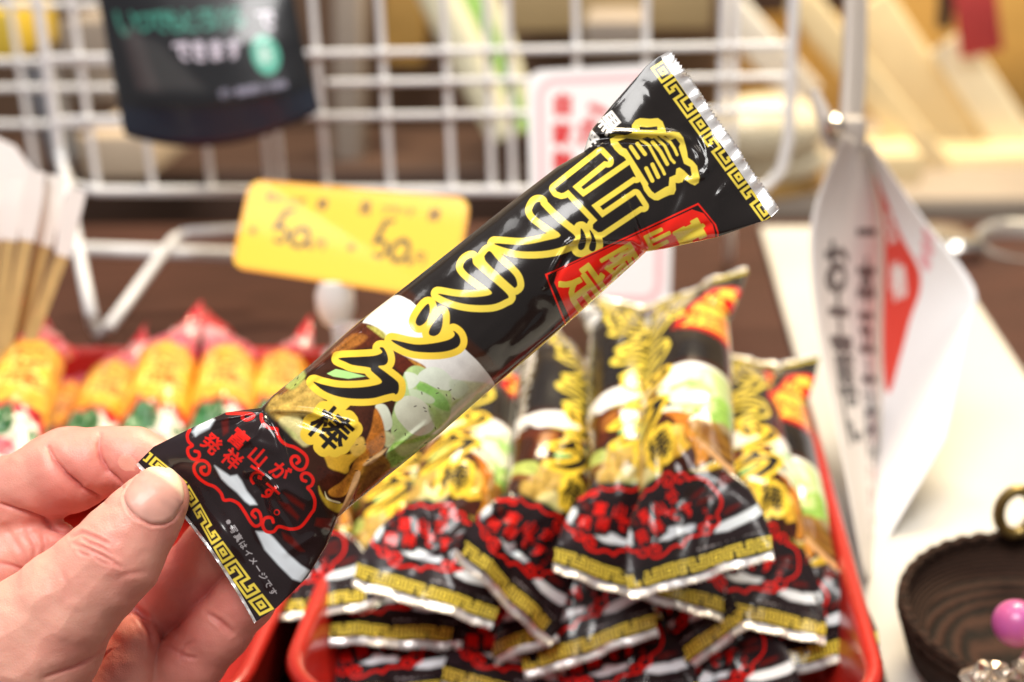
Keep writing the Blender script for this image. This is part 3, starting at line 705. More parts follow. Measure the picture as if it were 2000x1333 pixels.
def build_hand():
    res = .42
    lo = np.array([-186., -158., -50.]); hi = np.array([-46., -14., 22.])
    nx, ny, nz_ = ((hi - lo) / res).astype(int)
    gx = (lo[0] + np.arange(nx) * res)[:, None, None].astype(np.float32); gy = (lo[1] + np.arange(ny) * res)[None, :, None].astype(np.float32); gz = (lo[2] + np.arange(nz_) * res)[None, None, :].astype(np.float32)
    G = (gx, gy, gz)
    th = cone_chain(G, THUMB, 2.5)
    idx = smin(smin(cone_chain(G, INDEX_D, 2.0), cone_chain(G, INDEX_M, 2.0), 1.6), cone_chain(G, INDEX_P, 2.0), 1.6)
    web = smin(cone_chain(G, WEB, 3.0), cone_chain(G, WEB2, 3.0), 1.5)
    mid = cone_chain(G, MIDDLE, 2.5); ring = cone_chain(G, RING, 2.5)
    pad = cone_chain(G, PAD, 3.0); palm = cone_chain(G, PALM, 3.0)
    f = smin(idx, web, 1.6)
    f = smin(f, palm, 4.0)
    f = smin(f, cone_chain(G, WRIST, 3.0), 6.0)
    f = smin(f, smin(mid, ring, 1.0), 1.0)
    f = smin(f, pad, 1.4)
    f = smin(f, th, 1.5)
    # the thumb pad and the finger pad are pressed flat against the film
    g = openvdb.FloatGrid(); g.background = 5.0
    g.copyFromArray(np.ascontiguousarray(f, dtype=np.float32))
    pts, quads = g.convertToQuads(isovalue=0.0)
    V = pts.astype(float) * res + lo
    # vertex normals from the field's gradient
    def field_at(Q):
        q = np.clip((Q - lo) / res, 0, np.array([nx, ny, nz_]) - 1.01); i = q.astype(int); w = q - i
        o = 0
        for dx in (0, 1):
            for dy in (0, 1):
                for dz in (0, 1):
                    o = o + f[i[:, 0] + dx, i[:, 1] + dy, i[:, 2] + dz] * np.where(dx, w[:, 0], 1 - w[:, 0]) * np.where(dy, w[:, 1], 1 - w[:, 1]) * np.where(dz, w[:, 2], 1 - w[:, 2])
        return o
    e = .5
    N = np.stack([field_at(V + np.eye(3)[k] * e) - field_at(V - np.eye(3)[k] * e) for k in range(3)], 1)
    N /= np.linalg.norm(N, axis=1, keepdims=True) + 1e-9
    d = DP * 1000 - V[:, 2]
    px = V[:, 0] * F / d + 1000; py = -V[:, 1] * F / d + 666.5
    facing = np.clip(N[:, 2] * 2.2 + .25, 0, 1)
    dep = np.zeros(len(V)); red = np.zeros(len(V))
    for pl, amp, w, (z0, z1) in CUTS:
        pl = np.asarray(pl, float); d2 = np.full(len(V), 1e9); tt = np.zeros(len(V))
        L = np.r_[0, np.cumsum(np.hypot(*np.diff(pl, axis=0).T))]
        for i in range(len(pl) - 1):
            dx, dy = pl[i + 1] - pl[i]; ll = dx * dx + dy * dy
            t = np.clip(((px - pl[i, 0]) * dx + (py - pl[i, 1]) * dy) / ll, 0, 1)
            q = (px - pl[i, 0] - t * dx) ** 2 + (py - pl[i, 1] - t * dy) ** 2
            m = q < d2; d2 = np.where(m, q, d2); tt = np.where(m, (L[i] + t * math.sqrt(ll)) / L[-1], tt)
        ok = ((V[:, 2] > z0) & (V[:, 2] < z1)) * facing
        env = .3 + .7 * np.sin(math.pi * np.clip(tt, .02, .98)) ** .5
        r = np.sqrt(d2) / w
        if amp > .9:      # a deep fold: a sharp line between two rounded cushions
            dist = np.sqrt(d2); dep += -amp * env * (.5 * np.exp(-(dist / 3.4) ** 2) + .45 * np.exp(-(dist / 15) ** 2)) * ok
            red += .35 * env * np.exp(-(dist / 5) ** 2) * ok; continue  # shade of the deep fold put into the colour as extra red
        dep += -amp * env * np.exp(-r * r) * ok
        dep += .28 * amp * env * np.exp(-((r - 2.1) / .9) ** 2) * ok       # flesh swells beside a fold
        red += (.35 if amp > .6 else .12) * env * np.exp(-(r / 1.8) ** 2) * ok  # weaker fold shade, also painted as red
    nzs = soft_noise(900, 900, 40, 21) + .5 * soft_noise(900, 900, 16, 22)
    dep += (nzs[np.clip(py - 700, 0, 899).astype(int), np.clip(px + 250, 0, 899).astype(int)] - .75) * .35
    V = V + N * dep[:, None]
    # flush of the skin: pads of the fingers and the palm are redder than the back of the thumb, and painted shade is mixed in
    def near(x, y, r): return np.exp(-((px - x) ** 2 + (py - y) ** 2) / (r * r))
    back = V[:, 2] < -1
    red += np.where(back, .46, .20) + .55 * np.clip((-V[:, 2] - 9) / 7, 0, 1) * near(390, 1120, 130) * 1.3  # last term darkens the middle finger, imitating the shadow behind the thumb
    red += np.where(back, .25 * near(120, 1000, 60) + .30 * near(260, 940, 60) - .28 * near(270, 845, 60) - .2 * near(60, 890, 50) - .22 * near(20, 1060, 60) + .15 * near(420, 1220, 120), 0)
    red += np.where(~back, .26 * near(350, 1040, 45) + .18 * near(200, 1065, 50) + .16 * near(250, 1150, 60) - .12 * near(60, 1200, 80) + .15 * near(150, 1290, 60) - .1 * near(280, 900, 40), 0)
    Wm = np.c_[V[:, 0] / 1000, V[:, 1] / 1000, (V[:, 2] - DP * 1000) / 1000, np.ones(len(V))] @ CMn.T
    Wm = Wm[:, :3]
    o = mesh_obj('hand', Wm, quads[:, ::-1] if False else quads, skin_mat, origin=P(120, 1200, DP))
    at = o.data.attributes.new('flush_shade', 'FLOAT', 'POINT'); at.data.foreach_set('value', np.clip(red, 0, 1).astype(np.float32))
    tag(o, "bare left hand pinching the snack packet's lower seal between thumb and forefinger", 'hand')
    return o
hand = build_hand()

def build_nail():
    me = hand.data; org = hand.location
    bv = BVHTree.FromPolygons([v.co + org for v in me.vertices], [tuple(p.vertices) for p in me.polygons])
    vE = view(0, 800, .4)
    outline = vE(smooth2([(606, 425), (618, 392), (650, 345), (690, 308), (735, 283), (790, 283), (840, 303), (874, 345), (888, 400), (886, 455), (868, 505), (838, 545), (790, 562), (740, 560), (690, 535), (645, 500), (616, 462)], 5))
    c = vE([(752, 420)])[0]; n = len(outline); K = 14
    cam_p = P(1000, 666.5, 0); verts = []; ok = True
    def hit(x, y):
        d = (P(x, y, 1) - cam_p).normalized()
        r = bv.ray_cast(cam_p, d)
        return r
    tipdir = np.array([.6, -.8])
    for k in range(K + 1):
        f = k / K
        for i in range(n):
            x, y = c + (outline[i] - c) * f
            loc, nor, _, _ = hit(x, y)
            if loc is None: loc, nor, _, _ = hit(*(c + (outline[i] - c) * (f - .12)))
            if nor.dot(cam_p - loc) < 0: nor = -nor
            s = float((np.array([x, y]) - c) @ tipdir) / 60
            lift = (.00062 + .0002 * s) * (1 - f ** 6) + (.0001 + (.0004 if s > .3 else -.0001)) * f ** 6
            verts.append(loc + nor * lift)
            if k == 0: break
    faces = [(0, 1 + i, 1 + (i + 1) % n) for i in range(n)]
    for k in range(K - 1):
        for i in range(n):
            a = 1 + k * n; faces.append((a + i, a + n + i, a + n + (i + 1) % n, a + (i + 1) % n))
    # a rim that goes down into the flesh
    base = len(verts)
    last = 1 + (K - 1) * n
    for i in range(n):
        verts.append(Vector(verts[last + i]) - (cam_p - Vector(verts[last + i])).normalized() * .0012)
    faces += [(last + i, base + i, base + (i + 1) % n, last + (i + 1) % n) for i in range(n)]
    o = mesh_obj('thumbnail', verts, faces, nail_mat, hand)
    # paler free edge and half moon, by a colour attribute of the nail itself
    att = o.data.attributes.new('edge', 'FLOAT', 'POINT')
    vals = []
    for v in verts:
        x, y, _ = proj(v)
        s = float((np.array([x, y]) - c) @ tipdir) / 60
        r = np.hypot(*(np.array([x, y]) - c)) / 58
        vals.append(max(0, min(1, (s * 1.0 + r * .35 - .78) * 5)))
    att.data.foreach_set('value', vals)
    nt = nail_mat.node_tree; b = nt.nodes['Principled BSDF']; src = b.inputs['Base Color'].links[0].from_socket
    a = nt.nodes.new('ShaderNodeAttribute'); a.attribute_name = 'edge'
    mx = nt.nodes.new('ShaderNodeMix'); mx.data_type = 'RGBA'
    nt.links.new(a.outputs['Fac'], mx.inputs[0]); nt.links.new(src, mx.inputs[6]); mx.inputs[7].default_value = (.80, .66, .46, 1)
    nt.links.new(mx.outputs[2], b.inputs['Base Color'])
    b.inputs['Subsurface Weight'].default_value = .15; b.inputs['Subsurface Scale'].default_value = .002
    return o
nail = build_nail()
# ------------------------------------------------------------------ trays and the packets lying in them
def hit(px, py, pt, n):
    a = Vector((0, 0, H)); d = P(px, py, 1) - a; n = Vector(n)
    return a + d * ((Vector(pt) - a).dot(n) / d.dot(n))

RIMZ = .044
fr = T(1738, 1405, RIMZ); br = T(1562, 752, RIMZ)
DEEP = (br - fr).normalized()                 # away from the camera, along the trays
WIDE = Vector((DEEP.y, -DEEP.x, 0)).normalized()   # to the right
UP = Vector((0, 0, 1))
R_SHOP = Matrix((WIDE, DEEP, UP)).transposed()

wood = material('dark_wood', (.085, .032, .022), rough=.62, spec=.2, col2=(.042, .017, .012), nscale=14, stretch=(1, 9, 9), bump=.15, bscale=60)
red_plastic = material('red_lacquer', (.50, .022, .014), rough=.3, coat=.2, noise=.15, nscale=30)
cream = material('cream_cloth', (.63, .60, .54), rough=.8, noise=.06, nscale=12, bump=.15, bscale=900)

def rounded_rect(w, l, r, n=8):
    out = []
    for cx, cy, a0 in ((w - r, l - r, 0), (r, l - r, 90), (r, r, 180), (w - r, r, 270)):
        for k in range(n + 1):
            a = math.radians(a0 + 90 * k / n); out.append((cx, cy, math.cos(a), math.sin(a), r))
    return out

def make_tray(name, corner, w, l, label, group):
    """corner = front left corner of the rim"""
    prof = [(.012, .0), (.009, .001), (.004, .010), (.001, .034), (-.0005, .0405), (-.0025, .043), (-.0012, .0452), (.0008, .0455), (.0026, .0444), (.0034, .041), (.0045, .030), (.0075, .009), (.011, .0055), (.016, .0045)]
    ring = rounded_rect(w, l, .028); n = len(ring); v = []; f = []
    o = Vector((corner.x, corner.y, .001))
    for ins, z in prof:
        for cx, cy, ca, sa, r in ring:
            q = o + WIDE * (cx + ca * (r - ins)) + DEEP * (cy + sa * (r - ins)); v.append((q.x, q.y, q.z + z))
    for i in range(len(prof) - 1):
        for j in range(n): f.append((i * n + j, i * n + (j + 1) % n, (i + 1) * n + (j + 1) % n, (i + 1) * n + j))
    f.append(tuple((len(prof) - 1) * n + j for j in range(n))); f.append(tuple(range(n))[::-1])
    t = mesh_obj(name, v, f, red_plastic, origin=o)
    tag(t, label, 'tray', group)
    return t
fl = T(566, 1300, RIMZ)
wR = (fr - fl).dot(WIDE); lR = (br - fr).dot(DEEP)
c0 = fr - WIDE * wR
make_tray('display_tray', c0, wR, lR + .01, 'red tray at the right, filled with black snack packets', 'red trays')
bl = T(200, 688, RIMZ); lb = (bl - fr).dot(DEEP)
c1 = fr - WIDE * (wR + .012 + .24) - DEEP * .012
make_tray('display_tray', c1, .24, lb + .012, 'red tray at the left behind the hand, holding yellow and pink packets', 'red trays')

# a straight packet: rows along y, print shared with the held one
cx_ = (EDGE[:, 1] + EDGE[:, 3]) / 2; cy_ = (EDGE[:, 2] + EDGE[:, 4]) / 2
ey = (cx_ * .788 - cy_ * .615); ey = (ey - ey[0]) * MM / 1000
LEN = float(ey[-1])
wx = np.abs((EDGE[:, 3] - EDGE[:, 1]) * .615 + (EDGE[:, 4] - EDGE[:, 2]) * .788) / 2 * MM / 1000
hz = EDGE[:, 5] / 1000

tray_film = print_material('printed_film_tray', tray_img, rough=.17, coat=.25, spec=.28, bump=.04, bscale=150)
BY, BL_ = .052, .034
def bend(V, BEND):
    """lets the flat lower end hang down in front of the stick, then turns the whole so that its ends lie on the y axis"""
    V = np.array(V, float); y, z = V[:, 1].copy(), V[:, 2].copy()
    def path(s):
        s = np.asarray(s, float); R_ = BL_ / BEND; a = np.clip(s, 0, BL_) / R_; ex = np.clip(s - BL_, 0, None)
        return R_ * np.sin(a) + ex * np.cos(BEND), R_ * (1 - np.cos(a)) + ex * np.sin(BEND), a
    s_ = np.clip(BY - y, 0, None); f, g, a = path(s_)
    ny = np.where(y < BY, BY - f, y) - z * np.sin(a) * np.where(y < BY, 1, 0); nz = np.where(y < BY, -g, 0) + z * np.cos(a)
    f0, g0, _ = path(np.array([BY])); oy, oz = BY - f0[0], -g0[0]
    ny -= oy; nz -= oz; top = np.array([LEN - oy, -oz]); k = math.atan2(top[1], top[0]); c, s2 = math.cos(k), math.sin(k)
    V[:, 1], V[:, 2] = ny * c + nz * s2, -ny * s2 + nz * c
    return V, math.hypot(*top)
LEFF = bend(np.zeros((1, 3)), math.radians(26))[1]

def pack_meshes(seed, mat, foil=True, plump=1.0, twist=0.0, droop=26, turn=0.0, crinkle=1.0):
    r = np.random.default_rng(seed)
    NU, NF, NB = 150, 64, 20
    u = np.linspace(.028, .979, NU)
    th = np.r_[np.linspace(-math.pi / 2, math.pi / 2, NF), np.linspace(math.pi / 2, 1.5 * math.pi, NB + 2)[1:-1]]
    U, A_ = np.meshgrid(u, th, indexing='ij'); S, Cc = np.sin(A_), np.cos(A_)
    Y = np.interp(U, EDGE[:, 0], ey); X = S * np.interp(U, EDGE[:, 0], wx); Hh = np.interp(U, [0, .08, .14, .20, .245, .29, .33, .42, .62, .72, .80, .86, .91, .955, 1], [.0003, .0004, .0010, .0032, .0062, .0095, .0120, .0140, .0145, .0140, .0122, .0088, .0050, .0010, .0003]) * plump
    Z = Hh * Cc
    w = np.clip(Cc * 2.5, 0, 1)
    for k in range(26 if crinkle <= 1 else 60):                                   # creases that fan out from where the stick ends
        end = k % 2; y0 = float(np.interp(.23 if end == 0 else .85, EDGE[:, 0], ey)); x0 = r.uniform(-.013, .013)
        a = r.uniform(-.9, .9) + (math.pi / 2 if r.random() < .5 else -math.pi / 2)
        dx, dy = math.cos(a), math.sin(a); ln = r.uniform(.012, .035)
        t = np.clip((X - x0) * dx + (Y - y0) * dy, 0, ln); d2 = (X - x0 - t * dx) ** 2 + (Y - y0 - t * dy) ** 2
        wd = r.uniform(.0006, .0016)
        Z = Z + crinkle * w * r.choice([-1, 1]) * r.uniform(.0004, .0012) * np.exp(-d2 / wd ** 2) * np.sin(math.pi * np.clip(t / ln, .04, .96))
    ph = r.uniform(0, 6, 4)
    Z = Z + w * .0006 * np.sin(X * 260 + ph[0]) * np.sin(Y * 120 + ph[1])
    seal = np.exp(-(U / .10) ** 2) + np.exp(-((1 - U) / .07) ** 2)
    wav = lambda s: .0010 * np.sin(s * 3.2 + ph[2]) + .0005 * np.sin(s * 8 + ph[3])
    Z = Z + seal * wav(S)
    if twist:
        a_ = twist * np.clip((U - .74) / .2, 0, 1); X, Z = X * np.cos(a_) - Z * np.sin(a_), X * np.sin(a_) + Z * np.cos(a_)
    V = np.stack([X, Y, Z], -1).reshape(-1, 3)
    wt = np.clip((U - .13) / .14, 0, 1) * np.clip((.93 - U) / .12, 0, 1); A2 = np.where(A_ > math.pi, A_ - 2 * math.pi, A_) + math.radians(turn) * wt * wt * (3 - 2 * wt)
    uv = np.stack([U, 1 - (A2 / (2 * math.pi) + .5)], -1).reshape(-1, 2)
    n = len(th); I = np.arange(NU * n).reshape(NU, n); a, b = I[:-1], I[1:]
    q = np.stack([a, np.roll(a, -1, 1), np.roll(b, -1, 1), b], -1).reshape(-1, 4)
    def mk(name, V, F_, m, uv=None):
        V = bend(V, math.radians(droop))[0]
        me = bpy.data.meshes.new(name); me.from_pydata(V.tolist(), [], [tuple(int(i) for i in f) for f in F_])
        if uv is not None:
            lay = me.uv_layers.new(name='UVMap'); idx = np.empty(len(me.loops), dtype=np.int32); me.loops.foreach_get('vertex_index', idx)
            lay.data.foreach_set('uv', np.asarray(uv, np.float32)[idx].ravel())
        me.polygons.foreach_set('use_smooth', [True] * len(me.polygons)); me.materials.append(m); me.update(); return me
    out = [('film_wrapper', mk('film_wrapper', V, q, mat, uv))]
    if foil:
        for ua, ub in ((-.014, .034), (1.0, .974)):
            m = 120; s = np.linspace(-1, 1, m + 1); V1 = []
            K = 3
            for k in range(K + 1):
                f = k / K; uk = ua + (ub - ua) * f + (1 - f) * np.where(np.arange(m + 1) % 4 < 2, .004, 0) * (1 if ua < .5 else -1)
                y = np.interp(uk, EDGE[:, 0], ey) + np.minimum(uk, 0) * LEN * .85; x = s * np.interp(uk, EDGE[:, 0], wx)
                z = wav(s) + (1 - f) * (.0004 * np.sin(s * 13 + ph[0]) + .00015 * np.sin(s * 29 + ph[1]))
                V1.append(np.stack([x, y, z], 1))
            V1 = np.array(V1).reshape(-1, 3); ww = m + 1; J = np.arange((K + 1) * ww).reshape(K + 1, ww)
            q = np.stack([J[:-1, :-1], J[:-1, 1:], J[1:, 1:], J[1:, :-1]], -1).reshape(-1, 4); N_ = len(V1)
            rim = np.r_[J[0, :-1], J[:-1, -1], J[-1, :0:-1], J[:0:-1, 0]]
            sides = [(rim[i], rim[(i + 1) % len(rim)], rim[(i + 1) % len(rim)] + N_, rim[i] + N_) for i in range(len(rim))]
            out.append(('foil_edge', mk('foil_edge', np.vstack([V1, V1 - [0, 0, .0004]]), q.tolist() + (q[:, ::-1] + N_).tolist() + sides, foil_mat)))
    return out

def pose(bL, bR, top, d, L=LEFF):
    """matrix of a packet whose lower seal runs from bL to bR in the picture at depth d, its top seen at 'top'"""
    mid = ((bL[0] + bR[0]) / 2, (bL[1] + bR[1]) / 2)
    B = T(*mid, d); c = P(1000, 666.5, 0); dr = (P(*top, 1) - c).normalized()
    oc = c - B; b = dr.dot(oc); disc = b * b - (oc.length_squared - L * L)
    t = -b + math.sqrt(max(disc, 0)); E_ = c + dr * t
    ax = (E_ - B).normalized(); toc = (c - B).normalized()
    n0 = (UP * .75 + toc * .6); n0 = (n0 - ax * n0.dot(ax)).normalized(); x0 = ax.cross(n0)
    want = math.atan2(bR[1] - bL[1], bR[0] - bL[0]); best = None
    for k in range(-50, 51, 2):
        a = math.radians(k); x = x0 * math.cos(a) + n0 * math.sin(a)
        p, q = proj(B - x * .02), proj(B + x * .02)
        e = abs(math.atan2(q[1] - p[1], q[0] - p[0]) - want) + .0015 * abs(k)
        if best is None or e < best[0]: best = (e, x)
    x = best[1]; n = x.cross(ax)
    return Matrix.Translation(B) @ Matrix((x, ax, n)).transposed().to_4x4()

def instance(name, parts, M):
    r = empty(name); r.matrix_world = M
    for nm, me in parts:
        o = bpy.data.objects.new(nm, me); COL.objects.link(o); o.parent = r
    return r

KINDS = [pack_meshes(s, tray_film, turn=t) for s, t in ((31, 16), (32, -9), (33, -15), (34, 6))]
TRAY_PACKS = [  # lower seal left and right, top (picture positions), height of the lower seal above the table, words
    ((1224, 1163), (1512, 1082), (1352, 560), .066, 'large black packet lying topmost on the pile in the right tray'),
    ((1095, 1112), (1330, 1185), (1215, 585), .051, 'black packet half under the topmost one of the pile, at its left side'),
    ((888, 1080), (1080, 1258), (1090, 640), .050, 'black packet whose lower seal slants steeply down to the right, in mid tray'),
    ((690, 1132), (962, 1222), (985, 690), .050, 'black packet just right of the lower end of the held one, on two others'),
    ((1446, 1332), (1716, 1268), (1492, 722), .020, 'black packet lying along the right wall of the red tray'),
    ((1362, 1190), (1588, 1250), (1425, 690), .036, 'black packet squeezed between the topmost one and the one at the right wall'),
    ((632, 1252), (895, 1258), (800, 770), .030, 'black packet at the front left of the tray with a level lower seal'),
    ((862, 1335), (1066, 1252), (935, 800), .022, 'black packet low in the pile, its seal rising right, near the front rim'),
    ((1032, 1318), (1276, 1236), (1130, 760), .028, 'black packet under the middle of the pile, mostly its gold seal band showing'),
    ((1268, 1352), (1424, 1246), (1250, 790), .024, 'black packet low in the pile whose steep seal rises to the right'),
    ((512, 1216), (684, 1182), (655, 800), .040, 'black packet at the left end of the tray, mostly behind the held one'),
    ((905, 1345), (1090, 1400), (1010, 900), .014, 'lowest black packet at the front rim of the right tray'),
    ((640, 1375), (900, 1362), (800, 950), .016, 'black packet in the front left corner of the right tray, under the level one'),
    ((1100, 1405), (1350, 1372), (1240, 900), .014, 'black packet in the shade at the front rim, under the low slanting ones'),
    ((1290, 1425), (1560, 1385), (1420, 900), .014, 'black packet at the bottom right of the pile, in shadow'),
]
for i, (a, b, c, z, lab) in enumerate(TRAY_PACKS):
    o = instance('snack_packet', KINDS[i % 4], pose(a, b, c, z)); tag(o, lab, 'snack packet', 'black snack packets in the right tray')

# the other kind: yellow and pink
pz = Print(0, 0, 600, 300, srgb(226, 150, 60))
PK = srgb(206, 96, 112); RD = srgb(188, 24, 38); OR = srgb(232, 112, 28); WH = srgb(240, 232, 214); GR = srgb(44, 104, 52)
pz.poly([(500, -5), (605, -5), (605, 305), (500, 305)], PK); pz.poly([(560, -5), (605, -5), (605, 305), (560, 305)], RD)
pz.poly([(440, 20), (520, 60), (505, 110), (460, 150), (520, 210), (450, 280), (420, 240), (455, 200), (430, 150), (450, 90)], RD, soft=10, alpha=.8)
pz.poly(smooth2([(270, 80), (470, 75), (480, 150), (470, 225), (270, 220), (260, 150)]), srgb(240, 172, 56), soft=5)
for i, ch in enumerate('ピザ味'):
    pz.put(pz.cov(set_glyph(ch, 440 - i * 50, 150, 66, 90), 5), srgb(246, 216, 110)); pz.put(pz.cov(set_glyph(ch, 440 - i * 50, 150, 58, 90), 2), OR)
pz.poly(smooth2([(110, 80), (200, 75), (258, 110), (264, 150), (258, 200), (190, 226), (110, 215)]), RD, soft=3)
pz.poly(smooth2([(115, 95), (190, 90), (243, 120), (248, 160), (228, 196), (170, 214), (105, 200)]), WH, soft=3)
pz.poly(smooth2([(170, 90), (240, 110), (250, 150), (200, 150)]), GR, soft=4); pz.poly(smooth2([(150, 185), (220, 180), (200, 214), (150, 212)]), GR, soft=4)
pz.poly(smooth2([(150, 120), (186, 122), (190, 160), (150, 160)]), PK, soft=5)
pz.poly([(-5, -5), (70, -5), (70, 305), (-5, 305)], PK); pz.poly([(70, -5), (100, -5), (100, 305), (70, 305)], RD)
pz.im *= (1 + (soft_noise(300, 600, 9, 41) - .5) * .6 + (soft_noise(300, 600, 30, 42) - .5) * .5)[..., None]
tail_ = pz.im[:, 540:].copy(); pz.im = np.roll(pz.im, -64, 1); pz.im[:, 536:] = tail_[:, -1:]; pz.im[:, 500:536] = srgb(214, 150, 150)
pizza_img = picture('yellow_print', lin2s(pz.im))
pizza_film = print_material('yellow_film', pizza_img, rough=.3, coat=.4, bump=.05, bscale=150)
PK2 = [pack_meshes(s, pizza_film, foil=False, plump=.92, twist=t, droop=2, crinkle=2.0) for s, t in ((51, 1.0), (52, -.7), (53, 1.3))]
for i, (a, b, c, d, lab) in enumerate([
    ((190, 960), (345, 985), (342, 640), .042, 'yellow packet with a pointed pink-red top, in the middle of the left tray'),
    ((345, 950), (490, 960), (452, 652), .042, 'yellow packet with a broad red and white top, right of the pointed one'),
    ((60, 945), (215, 975), (250, 690), .040, 'yellow packet with a short red top, left of the pointed one in the left tray'),
    ((455, 930), (590, 950), (560, 672), .036, 'yellow packet half hidden behind the upper edge of the held packet'),
    ((-130, 985), (55, 1010), (92, 630), .060, 'big yellow and pink packet cut by the left edge of the picture'),
    ((-10, 985), (130, 1000), (165, 735), .030, 'yellow packet low in the left tray, only its pink tip showing')]):
    o = instance('snack_packet', PK2[i % 3], pose(a, b, c, d) @ Matrix.Translation((0, LEFF * .14, 0)) @ Matrix.Scale(.86, 4)); tag(o, lab, 'snack packet', 'yellow snack packets in the left tray')
# ------------------------------------------------------------------ the table and everything round the trays
white_wire = material('white_coated_wire', (.82, .82, .83), rough=.35)
def sheet(name, pts, mat, kind=None, z=0.0):
    o = mesh_obj(name, pts, [tuple(range(len(pts)))], mat, smooth=False)
    if kind: o['kind'] = kind
    return o
FAR = 1.12
def G2(w, dp, z): q = Vector((fr.x, fr.y, 0)) + WIDE * w + DEEP * dp; return (q.x, q.y, z)
mb = MB(); farz = (T(1600, 428, 0) - fr).dot(DEEP); q = Vector(G2(-.35, (farz - .45) / 2, -.02)); mb.box(q, (2.6, farz + .45, .04), R_SHOP, .004)
tb = mb.build('display_table', wood); tag(tb, 'dark wooden table that carries the trays and the rack', 'table')
# cream cloth at the right of the trays
e0, e1 = T(1580, 760, 0), T(1490, 455, 0); right0, right1 = T(1984, 727, 0), T(1897, 577, 0)
cw = max(.1, (right1 - e1).dot(WIDE)); a0 = (e1 - fr).dot(WIDE); dfar = (e1 - fr).dot(DEEP)
mb = MB(); q = Vector(G2(a0 + cw / 2 - .002, (dfar - .35) / 2, .0025)); mb.box(q, (cw, dfar + .35, .005), R_SHOP, .0015)
cb = mb.build('cream_board', cream); tag(cb, 'cream coloured board lying on the table at the right of the red tray', 'board')

floor_m = material('shop_floor', (.30, .24, .19), rough=.6, noise=.2, nscale=3)
fo = sheet('floor', [G2(-4, -2, -.85), G2(4, -2, -.85), G2(4, 5, -.85), G2(-4, 5, -.85)], floor_m, 'structure')
wall_m = material('shop_wall', (.46, .37, .27), rough=.8, noise=.25, nscale=2.5)
wo = sheet('wall', [G2(-4, 3.2, -.85), G2(4, 3.2, -.85), G2(4, 3.2, 2.2), G2(-4, 3.2, 2.2)], wall_m, 'structure')

# --- wire rack
rp = P(1000, 366, .83)
def RK(px, py, off=0.0): return hit(px, py, rp + DEEP * off, DEEP)
def up_to(p, z): return Vector((p.x, p.y, z))
TOPZ = .42
rack = empty('wire_rack', up_to(RK(800, 366), 0))
tag(rack, 'white wire grid rack standing on the table behind the trays', 'wire rack')
mb = MB()
l0, r0 = RK(128, 374), RK(1536, 372)
c_r = [up_to(r0, TOPZ), r0 + UP * .03, r0 + UP * .012 - WIDE * .003, r0 - WIDE * .012 + UP * .002, r0 - WIDE * .03, l0 + WIDE * .02, l0 + WIDE * .004 + UP * .004, l0 + UP * .02, up_to(l0, TOPZ)]
mb.tube(c_r, .0032, 12)
mb.build('rack_frame', white_wire, rack)
mb = MB()
for x in (192, 300, 414, 528, 552, 640, 764, 884, 962, 1003, 1130, 1262, 1405, 1428):
    p = RK(x, 370, .004); mb.tube([p, up_to(p, TOPZ)], .0021, 8)
for y, xa in ((226, 150), (162, 640), (102, 150)):
    p = RK(800, y, -.001); s = l0 + UP * (p.z - l0.z); e = r0 + UP * (p.z - r0.z)
    if xa > 200: s = RK(xa, y)
    mb.tube([s, e], .0021, 8)
mb.build('wire_grid', white_wire, rack)
mb = MB()
foot = T(192, 652, .004)
mb.tube(smooth_path([P(118, 300, .84), P(150, 470, .81), P(178, 610, foot.y * 1.0), foot + Vector((0, 0, .002)), P(214, 636, .765), P(322, 490, .83), P(352, 462, .845), P(400, 454, .85), P(640, 446, .85)], 6), .0033, 10)
mb.build('rack_foot', white_wire, rack)
mb = MB(); mb.tube([P(158, 487, .87), P(520, 500, .87)], .0042, 10); mb.build('rack_brace', white_wire, rack)
mb = MB(); mb.tube([P(1410, 372, .84), P(1424, 455, .90), T(1424, 505, .004)], .003, 8); mb.build('rack_leg', white_wire, rack)

rack2 = empty('wire_rack', up_to(RK(40, 366, .12), 0)); tag(rack2, 'second white wire rack further left, cut by the picture edge', 'wire rack')
mb = MB()
def RK2(px, py): return hit(px, py, rp + DEEP * .10, DEEP)
for x in (-30, 72): p = RK2(x, 345); mb.tube([p, up_to(p, TOPZ)], .0022, 8)
for y, xe in ((10, 190), (120, 232), (172, 228), (243, 240)): mb.tube([RK2(-120, y), RK2(xe, y)], .0024, 8)
mb.build('wire_grid', white_wire, rack2)

# --- black pouch hanging on the rack
pw, ph_ = 700, 600
po = Print(0, 0, pw, ph_, srgb(22, 23, 28))
TE = srgb(58, 132, 116); LV = srgb(206, 200, 214)
for i, ch in enumerate('いつでもとろける'):
    po.put(po.cov(set_glyph(ch, 90 + i * 56, 288 - i * 2, 76 if i else 96, -2), 2.2), TE)
po.put(po.cov(set_glyph('で', 585, 284, 72), 2.5), LV)
for i, ch in enumerate('できます'): po.put(po.cov(set_glyph(ch, 265 + i * 62, 368, 62), 3), LV)
th_ = np.linspace(0, 2 * math.pi, 40)
po.poly(np.stack([560 + 50 * np.cos(th_), 390 + 60 * np.sin(th_)], 1), srgb(88, 184, 160), soft=4); po.put(po.cov(set_glyph('新', 560, 390, 56), 2), srgb(190, 226, 214))
po.poly([(60, 300), (120, 300), (160, 470), (80, 470)], srgb(96, 84, 84), soft=30, alpha=.35); po.poly([(90, 310), (200, 350), (320, 470), (120, 470)], srgb(92, 92, 92), soft=40, alpha=.35)  # soft grey sheen of the film painted into the print
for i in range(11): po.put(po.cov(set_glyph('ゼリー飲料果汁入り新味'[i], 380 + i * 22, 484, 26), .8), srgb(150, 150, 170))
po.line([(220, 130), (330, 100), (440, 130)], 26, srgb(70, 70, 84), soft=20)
po.poly([(0, 520), (700, 520), (700, 600), (0, 600)], srgb(26, 32, 46), soft=20)  # bluish gloss of the gusset painted into the print
